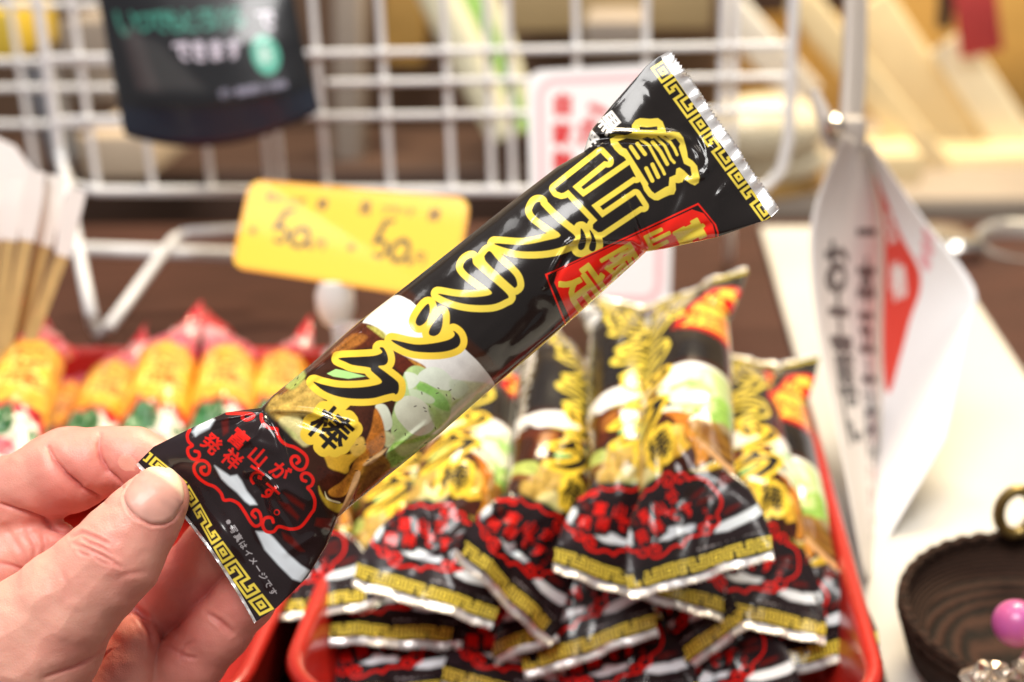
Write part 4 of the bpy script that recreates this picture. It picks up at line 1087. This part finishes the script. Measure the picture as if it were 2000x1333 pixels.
pouch_img = picture('pouch_print', lin2s(po.im)); pouch_mat = print_material('pouch_film', pouch_img, rough=.32, coat=.25, bump=.15, bscale=60)
def pouch():
    nu, nv = 40, 34; V, uv = [], []
    Ld = [(170, -120), (192, 0), (216, 130), (242, 262)]; Rd = [(560, -120), (574, 0), (598, 110), (626, 214)]
    for side in (1, -1):
        for j in range(nv + 1):
            t = j / nv
            lx = np.interp(t * 3, range(4), [q[0] for q in Ld]); ly = np.interp(t * 3, range(4), [q[1] for q in Ld]); rx = np.interp(t * 3, range(4), [q[0] for q in Rd]); ry = np.interp(t * 3, range(4), [q[1] for q in Rd])
            for i in range(nu + 1):
                s = i / nu
                x = lx + (rx - lx) * s; y = ly + (ry - ly) * s + t ** 4 * 46 * math.sin(math.pi * s) ** .8
                e = (1 - abs(2 * s - 1) ** 3) * min(1, t * 1.6 + .1) * (1 - .55 * max(0, t - .82) / .18)
                V.append(tuple(P(x, y, .735 - side * (.014 * e + .0004) - .02 * s)))
                uv.append((s, 1 - (.05 + .95 * t)) if side == 1 else (.01, .99))
    w = nu + 1; N_ = w * (nv + 1); f = []
    for j in range(nv):
        for i in range(nu):
            a = j * w + i; f.append((a, a + w, a + w + 1, a + 1)); f.append((N_ + a, N_ + a + 1, N_ + a + w + 1, N_ + a + w))
    rim = [i for i in range(w)] + [j * w + nu for j in range(1, nv + 1)] + [nv * w + i for i in range(nu - 1, -1, -1)] + [j * w for j in range(nv - 1, 0, -1)]
    for k in range(len(rim)): a, b = rim[k], rim[(k + 1) % len(rim)]; f.append((a, b, b + N_, a + N_))
    o = mesh_obj('drink_pouch', V, f, pouch_mat, uv=uv, origin=P(420, 250, .735)); tag(o, 'black glossy pouch with teal and white writing hanging on the wire rack', 'pouch')
pouch()

# --- yellow price card in its clear stand
def printed_card(name, corners, img_, label, cat, thick=.0012, rough=.5, radius=0.0):
    """corners: TL TR BR BL as picture x, y, depth"""
    TL, TR, BR, BL = (P(*c) for c in corners); n = (TR - TL).cross(BL - TL).normalized()
    if n.dot(P(1000, 666.5, 0) - TL) < 0: n = -n
    w, h = (TR - TL).length, (BL - TL).length; ring = []
    for cx, cy, a0 in ((1, 1, 0), (0, 1, 90), (0, 0, 180), (1, 0, 270)):
        for k in range(7):
            a = math.radians(a0 + 15 * k); rx, ry = radius / w, radius / h
            ring.append(((rx if cx == 0 else 1 - rx) + math.cos(a) * rx, (ry if cy == 0 else 1 - ry) + math.sin(a) * ry))
    v, uv = [], []
    for side in (0, 1):
        for s, t in ring:
            q = (BL * (1 - s) + BR * s) * (1 - t) + (TL * (1 - s) + TR * s) * t - n * (thick * side)
            v.append(tuple(q)); uv.append((s, t) if side == 0 else (.02, .02))
    m = len(ring); f = [tuple(range(m)), tuple(range(2 * m - 1, m - 1, -1))] + [(i, i + m, (i + 1) % m + m, (i + 1) % m) for i in range(m)]
    o = mesh_obj(name, v, f, print_material(name + '_paper', img_, rough=rough, coat=.15), smooth=False, uv=uv, origin=(BL + BR) / 2)
    tag(o, label, cat); return o
pc = Print(0, 0, 460, 190, srgb(248, 164, 0)); INK = srgb(54, 30, 20)
pc.poly([(6, 6), (454, 6), (454, 184), (6, 184)], srgb(254, 206, 14), soft=14)
def hand_digits(x, y, k):
    pc.line([(x + 4, y - 34), (x - 10, y + 4)], 5 * k, INK); pc.line([(x + 4, y - 34), (x + 20, y - 38)], 3.5 * k, INK)
    pc.line(smooth2([(x - 10, y + 2), (x + 8, y + 2), (x + 16, y + 16), (x + 6, y + 30), (x - 6, y + 28)], 5, False), 4 * k, INK)
    pc.line(smooth2([(x + 48, y - 4), (x + 30, y + 6), (x + 28, y + 28), (x + 46, y + 34), (x + 60, y + 18), (x + 56, y), (x + 44, y - 4)], 5, False), 4.5 * k, INK)
hand_digits(85, 92, 2.0); hand_digits(292, 92, 2.0)
for ch, x, y, s in (('め', 52, 32, 22), ('ん', 72, 32, 17), ('ピ', 98, 34, 16), ('ザ', 116, 34, 16), ('棒', 160, 36, 22), ('黒', 250, 36, 24), ('ブ', 292, 36, 16), ('ラ', 310, 36, 16), ('ッ', 328, 36, 14), ('ク', 344, 36, 16), ('棒', 392, 38, 24), ('円', 172, 116, 22), ('円', 378, 118, 22), ('本', 30, 108, 16), ('本', 236, 112, 16), ('税', 150, 122, 12), ('税', 358, 126, 12)):
    pc.put(pc.cov(set_glyph(ch, x, y, s * 1.1, 2), .6), srgb(96, 52, 26))
card = printed_card('price_card', ((488, 350, .612), (920, 386, .600), (886, 590, .592), (450, 522, .604)), picture('price_print', lin2s(pc.im)), 'yellow price card with handwritten 50 twice, tilted above the trays', 'price card', radius=.006)
clear = material('clear_plastic', (.95, .96, .97), rough=.12, trans=.75, ior=1.3)
clipw = material('frosted_clip', (.86, .86, .85), rough=.25, trans=.25, ior=1.3)
mbs = empty('card_stand', T(664, 700, .03)); tag(mbs, 'clear plastic clip stand under the yellow price card', 'card stand')
mb = MB(); ctr = P(655, 590, .606)
mb.lathe([(.0, -.010), (.006, -.009), (.0085, -.003), (.0085, .004), (.006, .010), (.0, .0115)], ctr, None, 24); mb.build('clip_ball', clipw, mbs)
mb = MB(); mb.tube([ctr - UP * .009, P(668, 640, .606), P(672, 700, .606)], .0045, 12); mb.lathe([(0, 0), (.013, 0), (.013, .004), (.005, .009), (0, .009)], P(690, 705, .606), None, 28); mb.box(P(690, 655, .604), (.018, .006, .011), R_SHOP, .002); mb.build('stem', clear, mbs)

# --- white sign with a pink rounded border
ws = Print(0, 0, 300, 480, srgb(242, 240, 240)); PI = srgb(240, 190, 194); RE = srgb(214, 50, 52)
def rrect(x0, y0, x1, y1, r):
    o = []
    for cx, cy, a0 in ((x1 - r, y1 - r, 0), (x0 + r, y1 - r, 90), (x0 + r, y0 + r, 180), (x1 - r, y0 + r, 270)):
        for k in range(7): a = math.radians(a0 + 15 * k); o.append((cx + r * math.cos(a), cy + r * math.sin(a)))
    return o
q = rrect(24, 24, 276, 456, 34); ws.line(q + q[:1], 15, PI, soft=2)
for i, ch in enumerate('自家製味'): ws.put(ws.cov(set_glyph(ch, 72, 70 + i * 58, 46), 2.5), RE)
for i, ch in enumerate('油'): ws.put(ws.cov(set_glyph('心', 150, 112, 100, -12), 3), RE)
printed_card('menu_sign', ((1030, 138, .765), (1322, 124, .775), (1308, 612, .760), (1040, 606, .750)), picture('sign_print', lin2s(ws.im)), 'white sign with pink rounded border and red writing behind the held packet', 'sign', radius=.008, rough=.3)

# --- sticks with white paper heads at the left
stick_wood = material('stick_wood', (.62, .43, .17), rough=.55, noise=.25, nscale=40, stretch=(8, 8, 1)); paper = material('white_paper', (.84, .81, .77), rough=.7)
for (t, hb, bt, wd, d, lab) in (((152, 372), (122, 500), (38, 720), 30, .600, 'wooden stick with white paper head, rightmost of the fan of sticks'),
                          ((112, 345), (86, 480), (22, 720), 32, .606, 'wooden stick with white paper head, next to the rightmost of the fan'),
                          ((72, 335), (52, 470), (4, 715), 30, .598, 'wooden stick with white paper head, third from the right of the fan'),
                          ((30, 345), (18, 470), (-14, 712), 30, .602, 'wooden stick with white paper head, fourth from the right of the fan'),
                          ((-6, 350), (-14, 470), (-34, 712), 30, .610, 'wooden stick with white paper head, cut by the left picture edge')):
    r = empty('paper_stick', P(*bt, d)); tag(r, lab, 'stick', 'paper-headed sticks at the left')
    a, b, c = P(*t, d), P(*hb, d), P(*bt, d); ax = (a - c).normalized(); vw = (a - P(1000, 666.5, 0)).normalized(); sd = ax.cross(vw).normalized(); fw = sd.cross(ax)
    k = wd / F * d
    def prism(secs):
        m_ = MB(); v = []; f = []
        for p, wx_, wy_ in secs:
            for sx, sy in ((-1, -1), (1, -1), (1, 1), (-1, 1)): v.append(p + sd * sx * wx_ / 2 + fw * sy * wy_ / 2)
        for i in range(len(secs) - 1):
            for j in range(4): f.append((i * 4 + j, i * 4 + (j + 1) % 4, i * 4 + 4 + (j + 1) % 4, i * 4 + 4 + j))
        f.append((3, 2, 1, 0)); e = len(secs) * 4; f.append((e - 4, e - 3, e - 2, e - 1)); m_.add(v, f); return m_
    prism([(c, k * .8, k * .5), (b + ax * .005, k * .8, k * .5)]).build('stick', stick_wood, r, smooth=False)
    prism([(b, k * .95, k * .62), (a - ax * .012, k * 1.35, k * .8), (a, k * 1.1, k * .7)]).build('paper_head', paper, r, smooth=False)
mb = MB(); mb.slab([P(-20, 262, .66), P(30, 285, .66), P(92, 372, .66), P(70, 420, .66), P(-20, 420, .66)], .004, P(0, 300, 0) - P(0, 300, 1)); o = mb.build('paper_slip', paper, smooth=False); tag(o, 'plain white paper slip behind the fan of sticks', 'paper')

# --- hanging flyers at the right
def strip_sheet(name, ledge, redge, img_, label, bulge=.0, n=26, m=14, cat='flyer'):
    A_ = smooth_path([P(*q) for q in ledge], 6); B_ = smooth_path([P(*q) for q in redge], 6); V, uv = [], []
    cam_ = P(1000, 666.5, 0)
    for side in (0, 1):
        for i in range(n + 1):
            t = i / n * (len(A_) - 1); k = min(int(t), len(A_) - 2); w = t - k
            a = A_[k].lerp(A_[k + 1], w); b = B_[k].lerp(B_[k + 1], w)
            for j in range(m + 1):
                s = j / m; q = a.lerp(b, s); d = (cam_ - q).normalized()
                V.append(tuple(q + d * (bulge * math.sin(math.pi * s) - side * .0006))); uv.append((s, 1 - i / n))
    w = m + 1; N_ = w * (n + 1); f = []
    for i in range(n):
        for j in range(m): a = i * w + j; f.append((a, a + w, a + w + 1, a + 1)); f.append((N_ + a, N_ + a + 1, N_ + a + w + 1, N_ + a + w))
    rim = list(range(w)) + [i * w + m for i in range(1, n + 1)] + [n * w + j for j in range(m - 1, -1, -1)] + [i * w for i in range(n - 1, 0, -1)]
    for k in range(len(rim)): a, b = rim[k], rim[(k + 1) % len(rim)]; f.append((a, b, b + N_, a + N_))
    o = mesh_obj(name, V, f, print_material(name + '_paper', img_, rough=.55, coat=.05), uv=uv, origin=A_[0]); tag(o, label, cat); return o
fa = Print(0, 0, 200, 500, srgb(218, 210, 205)); BK = srgb(72, 68, 66)
for i, ch in enumerate('一本五十円'): fa.put(fa.cov(set_glyph(ch, 146, 140 + i * 56, 56), 2), BK)
for i, ch in enumerate('お土産に'): fa.put(fa.cov(set_glyph(ch, 66, 180 + i * 56, 66), 2.6), BK)
for i, ch in enumerate('富山の味をどうぞ'): fa.put(fa.cov(set_glyph(ch, 150, 330 + i * 20, 20), .8), srgb(150, 70, 76) if i % 3 else BK); fa.put(fa.cov(set_glyph('大人気です富山で'[i], 120, 325 + i * 20, 18), .6), BK)
strip_sheet('hanging_flyer', [(1650, 262, .600), (1584, 430, .598), (1594, 640, .585), (1640, 870, .560), (1690, 1135, .525)], [(1692, 285, .66), (1728, 430, .675), (1724, 650, .67), (1726, 860, .64), (1716, 1100, .58)], picture('flyer_print', lin2s(fa.im)), 'pale hanging paper flyer with black vertical writing at the right', .001)
fb = Print(0, 0, 200, 500, srgb(244, 242, 242)); RR = srgb(224, 70, 56)
fb.poly(smooth2([(6, 62), (44, 90), (72, 140), (104, 190), (96, 220), (66, 250), (44, 290), (20, 330), (4, 300), (2, 200)], 5), RR, soft=3)
fb.put(fb.cov(set_glyph('名', 36, 135, 44), 2), srgb(240, 228, 222)); fb.put(fb.cov(set_glyph('物', 44, 200, 44), 2), srgb(240, 228, 222))
for i, ch in enumerate('新発売'): fb.put(fb.cov(set_glyph(ch, 128 + i * 22, 190 - i * 14, 24, -20), 1), srgb(236, 150, 160))
strip_sheet('hanging_flyer', [(1688, 280, .655), (1724, 430, .668), (1722, 650, .660), (1720, 860, .630), (1700, 1110, .570)], [(1702, 278, .640), (1792, 412, .625), (1903, 560, .612), (1888, 640, .606), (1846, 860, .585), (1786, 1120, .545)], picture('flyer_print_red', lin2s(fb.im)), 'white hanging flyer with a large red patch, its corner sticking out to the right', .0015)
steel = material('clip_steel', (.62, .60, .57), rough=.25, metal=1.0)
rodm = material('grey_rod', (.42, .37, .33), rough=.45)
cl = empty('clip_hanger', P(1650, 250, .64)); tag(cl, 'metal clip hanger holding the flyers at the top right', 'clip')
mb = MB(); mb.tube([P(1664, -60, .66), P(1660, 120, .65), P(1652, 262, .64)], .0036, 10); mb.tube([P(1680, -60, .665), P(1678, 130, .655), P(1668, 280, .645)], .0035, 10); mb.build('rod', rodm, cl)
mb = MB(); mb.box(P(1655, 262, .636), (.016, .010, .016), R_SHOP, .003); mb.tube([P(1632, 285, .63), P(1612, 235, .63), P(1590, 178, .635)], [.005, .004, .0025], 10); mb.build('jaw', rodm, cl)
mb = MB(); mb.lathe([(0, -.005), (.004, -.003), (.005, 0), (.004, .003), (0, .005)], P(1630, 244, .622), None, 16); mb.build('knob', steel, cl)

# --- basket with sweets at the lower right
weave = bpy.data.materials.new('dark_wicker'); weave.use_nodes = True
nt = weave.node_tree; b_ = nt.nodes['Principled BSDF']; tc = nt.nodes.new('ShaderNodeTexCoord')
ck = nt.nodes.new('ShaderNodeTexWave'); ck.wave_type = 'BANDS'; ck.bands_direction = 'Z'; ck.inputs['Scale'].default_value = 300; ck.inputs['Distortion'].default_value = 1.5; ck.inputs['Detail'].default_value = 3
nt.links.new(tc.outputs['Object'], ck.inputs['Vector']); rp_ = nt.nodes.new('ShaderNodeValToRGB'); rp_.color_ramp.elements[0].color = (.008, .005, .003, 1); rp_.color_ramp.elements[1].color = (.050, .021, .012, 1)
nt.links.new(ck.outputs['Fac'], rp_.inputs[0]); nt.links.new(rp_.outputs[0], b_.inputs['Base Color']); b_.inputs['Roughness'].default_value = .8; b_.inputs['Specular IOR Level'].default_value = .2
bpn = nt.nodes.new('ShaderNodeBump'); bpn.inputs['Strength'].default_value = .4; bpn.inputs['Distance'].default_value = .002; nt.links.new(ck.outputs['Fac'], bpn.inputs['Height']); nt.links.new(bpn.outputs[0], b_.inputs['Normal'])
bc = T(2020, 1240, .022); bc = Vector((bc.x, bc.y, .005))
R0 = (T(2020, 1240, .024) - T(1758, 1240, .024)).length
TILT = Matrix.Rotation(math.radians(4), 3, WIDE)
bc = bc + UP * .003
bk = empty('wicker_basket', bc); tag(bk, 'dark round wicker basket at the lower right corner on the cream board', 'basket')
mb = MB(); mb.lathe([(0, 0), (R0 * .8, 0), (R0 * .93, .006), (R0, .017), (R0 * 1.01, .022), (R0 * .985, .024), (R0 * .93, .020), (R0 * .8, .015), (R0 * .5, .0125), (0, .012)], bc, TILT, 64); mb.build('bowl', weave, bk)
mb = MB()
for k in range(2):
    pts = [bc + TILT @ Vector((R0 * .99 * math.cos(a + k * .02), R0 * .99 * math.sin(a + k * .02), .022 + k * .003 + .0006 * math.sin(a * 40 + k * math.pi))) for a in np.linspace(0, 2 * math.pi, 160)[:-1]]
    mb.tube(pts, .0020, 8, closed=True)
mb.build('rim', weave, bk)
brass = material('old_brass', (.26, .18, .06), rough=.4, metal=.8)
mb = MB(); cq = P(1985, 1000, .50); pts = [cq + Vector((.0062 * math.cos(a), 0, .0085 * math.sin(a))) for a in np.linspace(0, 2 * math.pi, 30)[:-1]]
mb.tube(pts, .0022, 8, closed=True); mb.build('handle_ring', brass, bk)
candy = material('pink_sweet', (.66, .10, .16), rough=.4, col2=(.36, .08, .36), nscale=45, coat=.4)
mb = MB(); cq = P(1985, 1218, .425); mb.lathe([(.0072 * math.sin(a), -.0072 * math.cos(a)) for a in np.linspace(0.02, math.pi - .02, 18)], cq, None, 28)
o = mb.build('sweet', candy, origin=cq - UP * .0065); tag(o, 'round pink and purple sweet lying in the dark wicker basket', 'sweet')
wrapm = material('clear_wrap', (.52, .42, .34), rough=.2, metal=.85, coat=.5)
def crumple(name, c, r, seed, mat, sq=(1, 1, .7)):
    g = np.random.default_rng(seed); v = []; nu, nv = (36, 20) if mat is not wrapm else (15, 10)
    dirs = g.normal(size=(22, 3)); dirs /= np.linalg.norm(dirs, axis=1, keepdims=True); amp = g.uniform(.1, .4, 22)
    for j in range(nv + 1):
        for i in range(nu):
            a, b = 2 * math.pi * i / nu, math.pi * j / nv; n = np.array([math.sin(b) * math.cos(a), math.sin(b) * math.sin(a), math.cos(b)])
            if mat is wrapm: v.append(tuple(np.array(c) + n * r * g.uniform(.62, 1.15) * np.array(sq))); continue
            k = 1 + (amp * np.abs(dirs @ n - .5)).sum() * .42 - .6; v.append(tuple(np.array(c) + n * r * k * np.array(sq)))
    f = [(j * nu + i, (j + 1) * nu + i, (j + 1) * nu + (i + 1) % nu, j * nu + (i + 1) % nu) for j in range(nv) for i in range(nu)]
    return mesh_obj(name, v, f, mat, origin=c, smooth=mat is not wrapm)
o = crumple('wrapped_sweet', P(1935, 1338, .412), .0085, 3, wrapm); tag(o, 'sweet in crinkled clear wrap at the left in the wicker basket', 'sweet')
o = crumple('wrapped_sweet', P(2022, 1318, .41), .0085, 5, wrapm); tag(o, 'sweet in crinkled clear wrap under the pink sweet, cut by the picture edge', 'sweet')

# --- stacked clear cups and small lids at the far right
cup = material('grey_clear_plastic', (.70, .70, .68), rough=.15, trans=.6, ior=1.25)
for k in range(3):
    c = P(1985, 700 - k * 95, .95)
    mb = MB(); mb.lathe([(.018, -.022), (.021, -.02), (.026, .012), (.029, .014), (.0285, .017), (.025, .016), (.019, -.018), (0, -.018)], c, Matrix.Rotation(.2, 3, 'X'), 40)
    o = mb.build('plastic_cup', cup, origin=c); tag(o, ('lowest', 'middle', 'upper')[k] + ' clear grey plastic cup of the stack at the right edge', 'cup', 'stacked clear cups')
for k, (x, y) in enumerate(((1838, 452), (1872, 468))):
    c = T(x, y, .012); mb = MB(); mb.lathe([(0, -.012), (.016, -.012), (.017, -.002), (.014, .002), (.0, .004)], c, None, 28)
    o = mb.build('metal_tin', steel, origin=c - UP * .012); tag(o, ('left', 'right')[k] + ' small shiny tin on the dark table behind the flyer', 'tin', 'small shiny tins')

# ------------------------------------------------------------------ shop behind
lw = material('pale_wood', (.86, .70, .42), rough=.5, noise=.18, nscale=12, stretch=(1, 6, 1)); lw2 = material('honey_wood', (.58, .34, .09), rough=.5, noise=.2, nscale=12)
brown = material('brown_shelf', (.16, .095, .06), rough=.5, noise=.3, nscale=6); dkb = material('deep_brown', (.075, .040, .028), rough=.5, noise=.2, nscale=8)
taupe = material('taupe_card', (.36, .30, .25), rough=.7, noise=.15, nscale=8); ivory = material('ivory_bag', (.86, .76, .55), rough=.35, noise=.12, nscale=30, coat=.3)
white_card = material('white_card', (.85, .82, .75), rough=.6)
def block(name, x0, y0, x1, y1, d, depth, mat, label, cat, yaw=0.0, tilt=0.0, group=None, bev=.006):
    """a box seen between two picture corners, standing d metres away"""
    c = P((x0 + x1) / 2, (y0 + y1) / 2, d); k = d / F
    R_ = R_SHOP @ Matrix.Rotation(math.radians(yaw), 3, 'Z') @ Matrix.Rotation(math.radians(tilt), 3, 'Y')
    mb = MB(); mb.box(c + DEEP * depth / 2, (abs(x1 - x0) * k, depth, abs(y1 - y0) * k), R_, bev)
    o = mb.build(name, mat); tag(o, label, cat, group); return o
# shelf unit right
block('shelf_board', 1380, 386, 2080, 432, 1.62, .5, taupe, 'long pale shelf edge across the back at the right', 'shelf')
block('shelf_plinth', 1420, 434, 2080, 560, 1.66, .5, dkb, 'dark plinth under the pale shelf at the right', 'cabinet')
block('wooden_crate', 1700, 300, 1800, 380, 1.66, .12, lw, 'low pale wooden crate on the shelf behind the flyer', 'crate')
block('wooden_crate', 1790, 300, 2080, 384, 1.74, .2, lw, 'long pale wooden crate on the shelf at the right edge', 'crate')
block('honey_board', 1440, -80, 2150, 300, 1.98, .03, lw2, 'honey coloured wooden back panel of the shelf', 'shelf')
block('wooden_plank', 1780, -40, 1880, 470, 1.80, .02, lw, 'pale plank leaning diagonally in front of the honey panel', 'plank', tilt=-36)
block('wooden_plank', 1930, 40, 2010, 480, 1.78, .02, ivory, 'broad ivory plank leaning at the right picture edge', 'plank', tilt=-36)
block('wooden_plank', 1440, -80, 1512, 240, 1.72, .02, white_card, 'whitish plank leaning diagonally right of the wire rack', 'plank', tilt=-42)
block('wooden_plank', 1676, -60, 1740, 420, 1.70, .02, lw, 'long pale plank leaning between the whitish one and the diagonal one', 'plank', tilt=-40)
block('dark_gap_block', 1826, 196, 1872, 300, 1.84, .02, material('gap_brown', (.30, .15, .05), rough=.6), 'brown block standing in for the dark gap between the leaning planks', 'box', tilt=-20)  # added block that imitates the shaded gap between the planks
block('red_banner', 1868, -60, 1950, 110, 1.7, .01, material('red_cloth', (.48, .05, .05), rough=.7), 'red cloth banner at the upper right', 'banner', tilt=-12)
block('dark_board', 1836, -60, 1866, 60, 1.72, .02, dkb, 'narrow dark board left of the red banner', 'board')
block('dark_board', 1380, -60, 1700, 26, 1.9, .03, dkb, 'dark board along the top edge behind the clip hanger', 'board')
for k, (x, y, w, h) in enumerate(((1500, 255, 130, 66), (1508, 312, 120, 58), (1490, 350, 150, 50))):
    c = P(x, y, 1.60 + .03 * k); s = 1.6 / F
    o = crumple('snack_bag', c, w / 2 * s, 60 + k, ivory if k != 2 else lw2, (1, .6, h / w))
    tag(o, ('ivory snack bag in the middle of the heap seen through the rack corner', 'ivory snack bag under the middle one of the heap', 'brown snack bag lowest in the heap at the rack corner')[k], 'bag', 'snack bags on the far shelf')
# behind the rack
block('back_shelf', -300, -200, 1400, 330, 1.75, .04, brown, 'brown wooden shelf back behind the wire rack', 'shelf')
block('low_cabinet', -300, 330, 1400, 470, 1.60, .3, dkb, 'dark low cabinet behind the rack', 'cabinet')
block('wooden_post', 650, -80, 705, 360, 1.58, .04, taupe, 'taupe post behind the middle of the wire rack', 'post', tilt=4)
block('wooden_post', 745, -80, 830, 130, 1.62, .04, lw2, 'short honey coloured post behind the wire rack', 'post', tilt=6)
block('cardboard_box', 150, 262, 292, 352, 1.4, .15, material('cardboard', (.58, .46, .34), rough=.7), 'beige cardboard box seen through the left of the rack', 'box')
block('cardboard_box', 120, 40, 230, 200, 1.5, .1, taupe, 'taupe box high behind the left end of the rack', 'box')
block('cardboard_box', 985, -60, 1390, 62, 1.5, .15, material('ochre_card', (.52, .38, .19), rough=.7, noise=.2, nscale=9), 'wide ochre box at the top behind the sign', 'box')
block('cardboard_box', 1140, 40, 1260, 110, 1.42, .1, taupe, 'small grey-brown box under the ochre one', 'box')
block('yellow_box', -60, 20, 32, 118, 1.3, .1, material('yellow_card', (.74, .52, .06), rough=.5), 'yellow box at the upper left corner', 'box')
block('grey_board', 62, 120, 116, 330, 1.35, .03, material('grey_panel', (.17, .17, .19), rough=.5), 'narrow grey panel behind the left rack', 'board', tilt=-8)
leek_w = material('leek_white', (.80, .76, .55), rough=.4); leek_g = material('leek_green', (.28, .52, .13), rough=.4, noise=.3, nscale=20)
for k, (x0, y0, x1, y1, m_, r_) in enumerate(((830, -60, 985, 270, leek_w, .017), (880, -60, 1015, 260, leek_g, .013), (925, -60, 1035, 255, leek_w, .012))):
    a, b = P(x0, y0, 1.2 + k * .015), P(x1, y1, 1.22 + k * .015); mb = MB(); mb.tube([a, a.lerp(b, .5) + UP * .004, b], [r_, r_ * 1.05, r_ * .8], 16)
    o = mb.build('rolled_cloth', m_); tag(o, ('cream roll leaning behind the rack, left of the green one', 'green roll leaning behind the rack between two cream ones', 'cream roll leaning behind the rack, right of the green one')[k], 'roll', 'rolls leaning behind the rack')
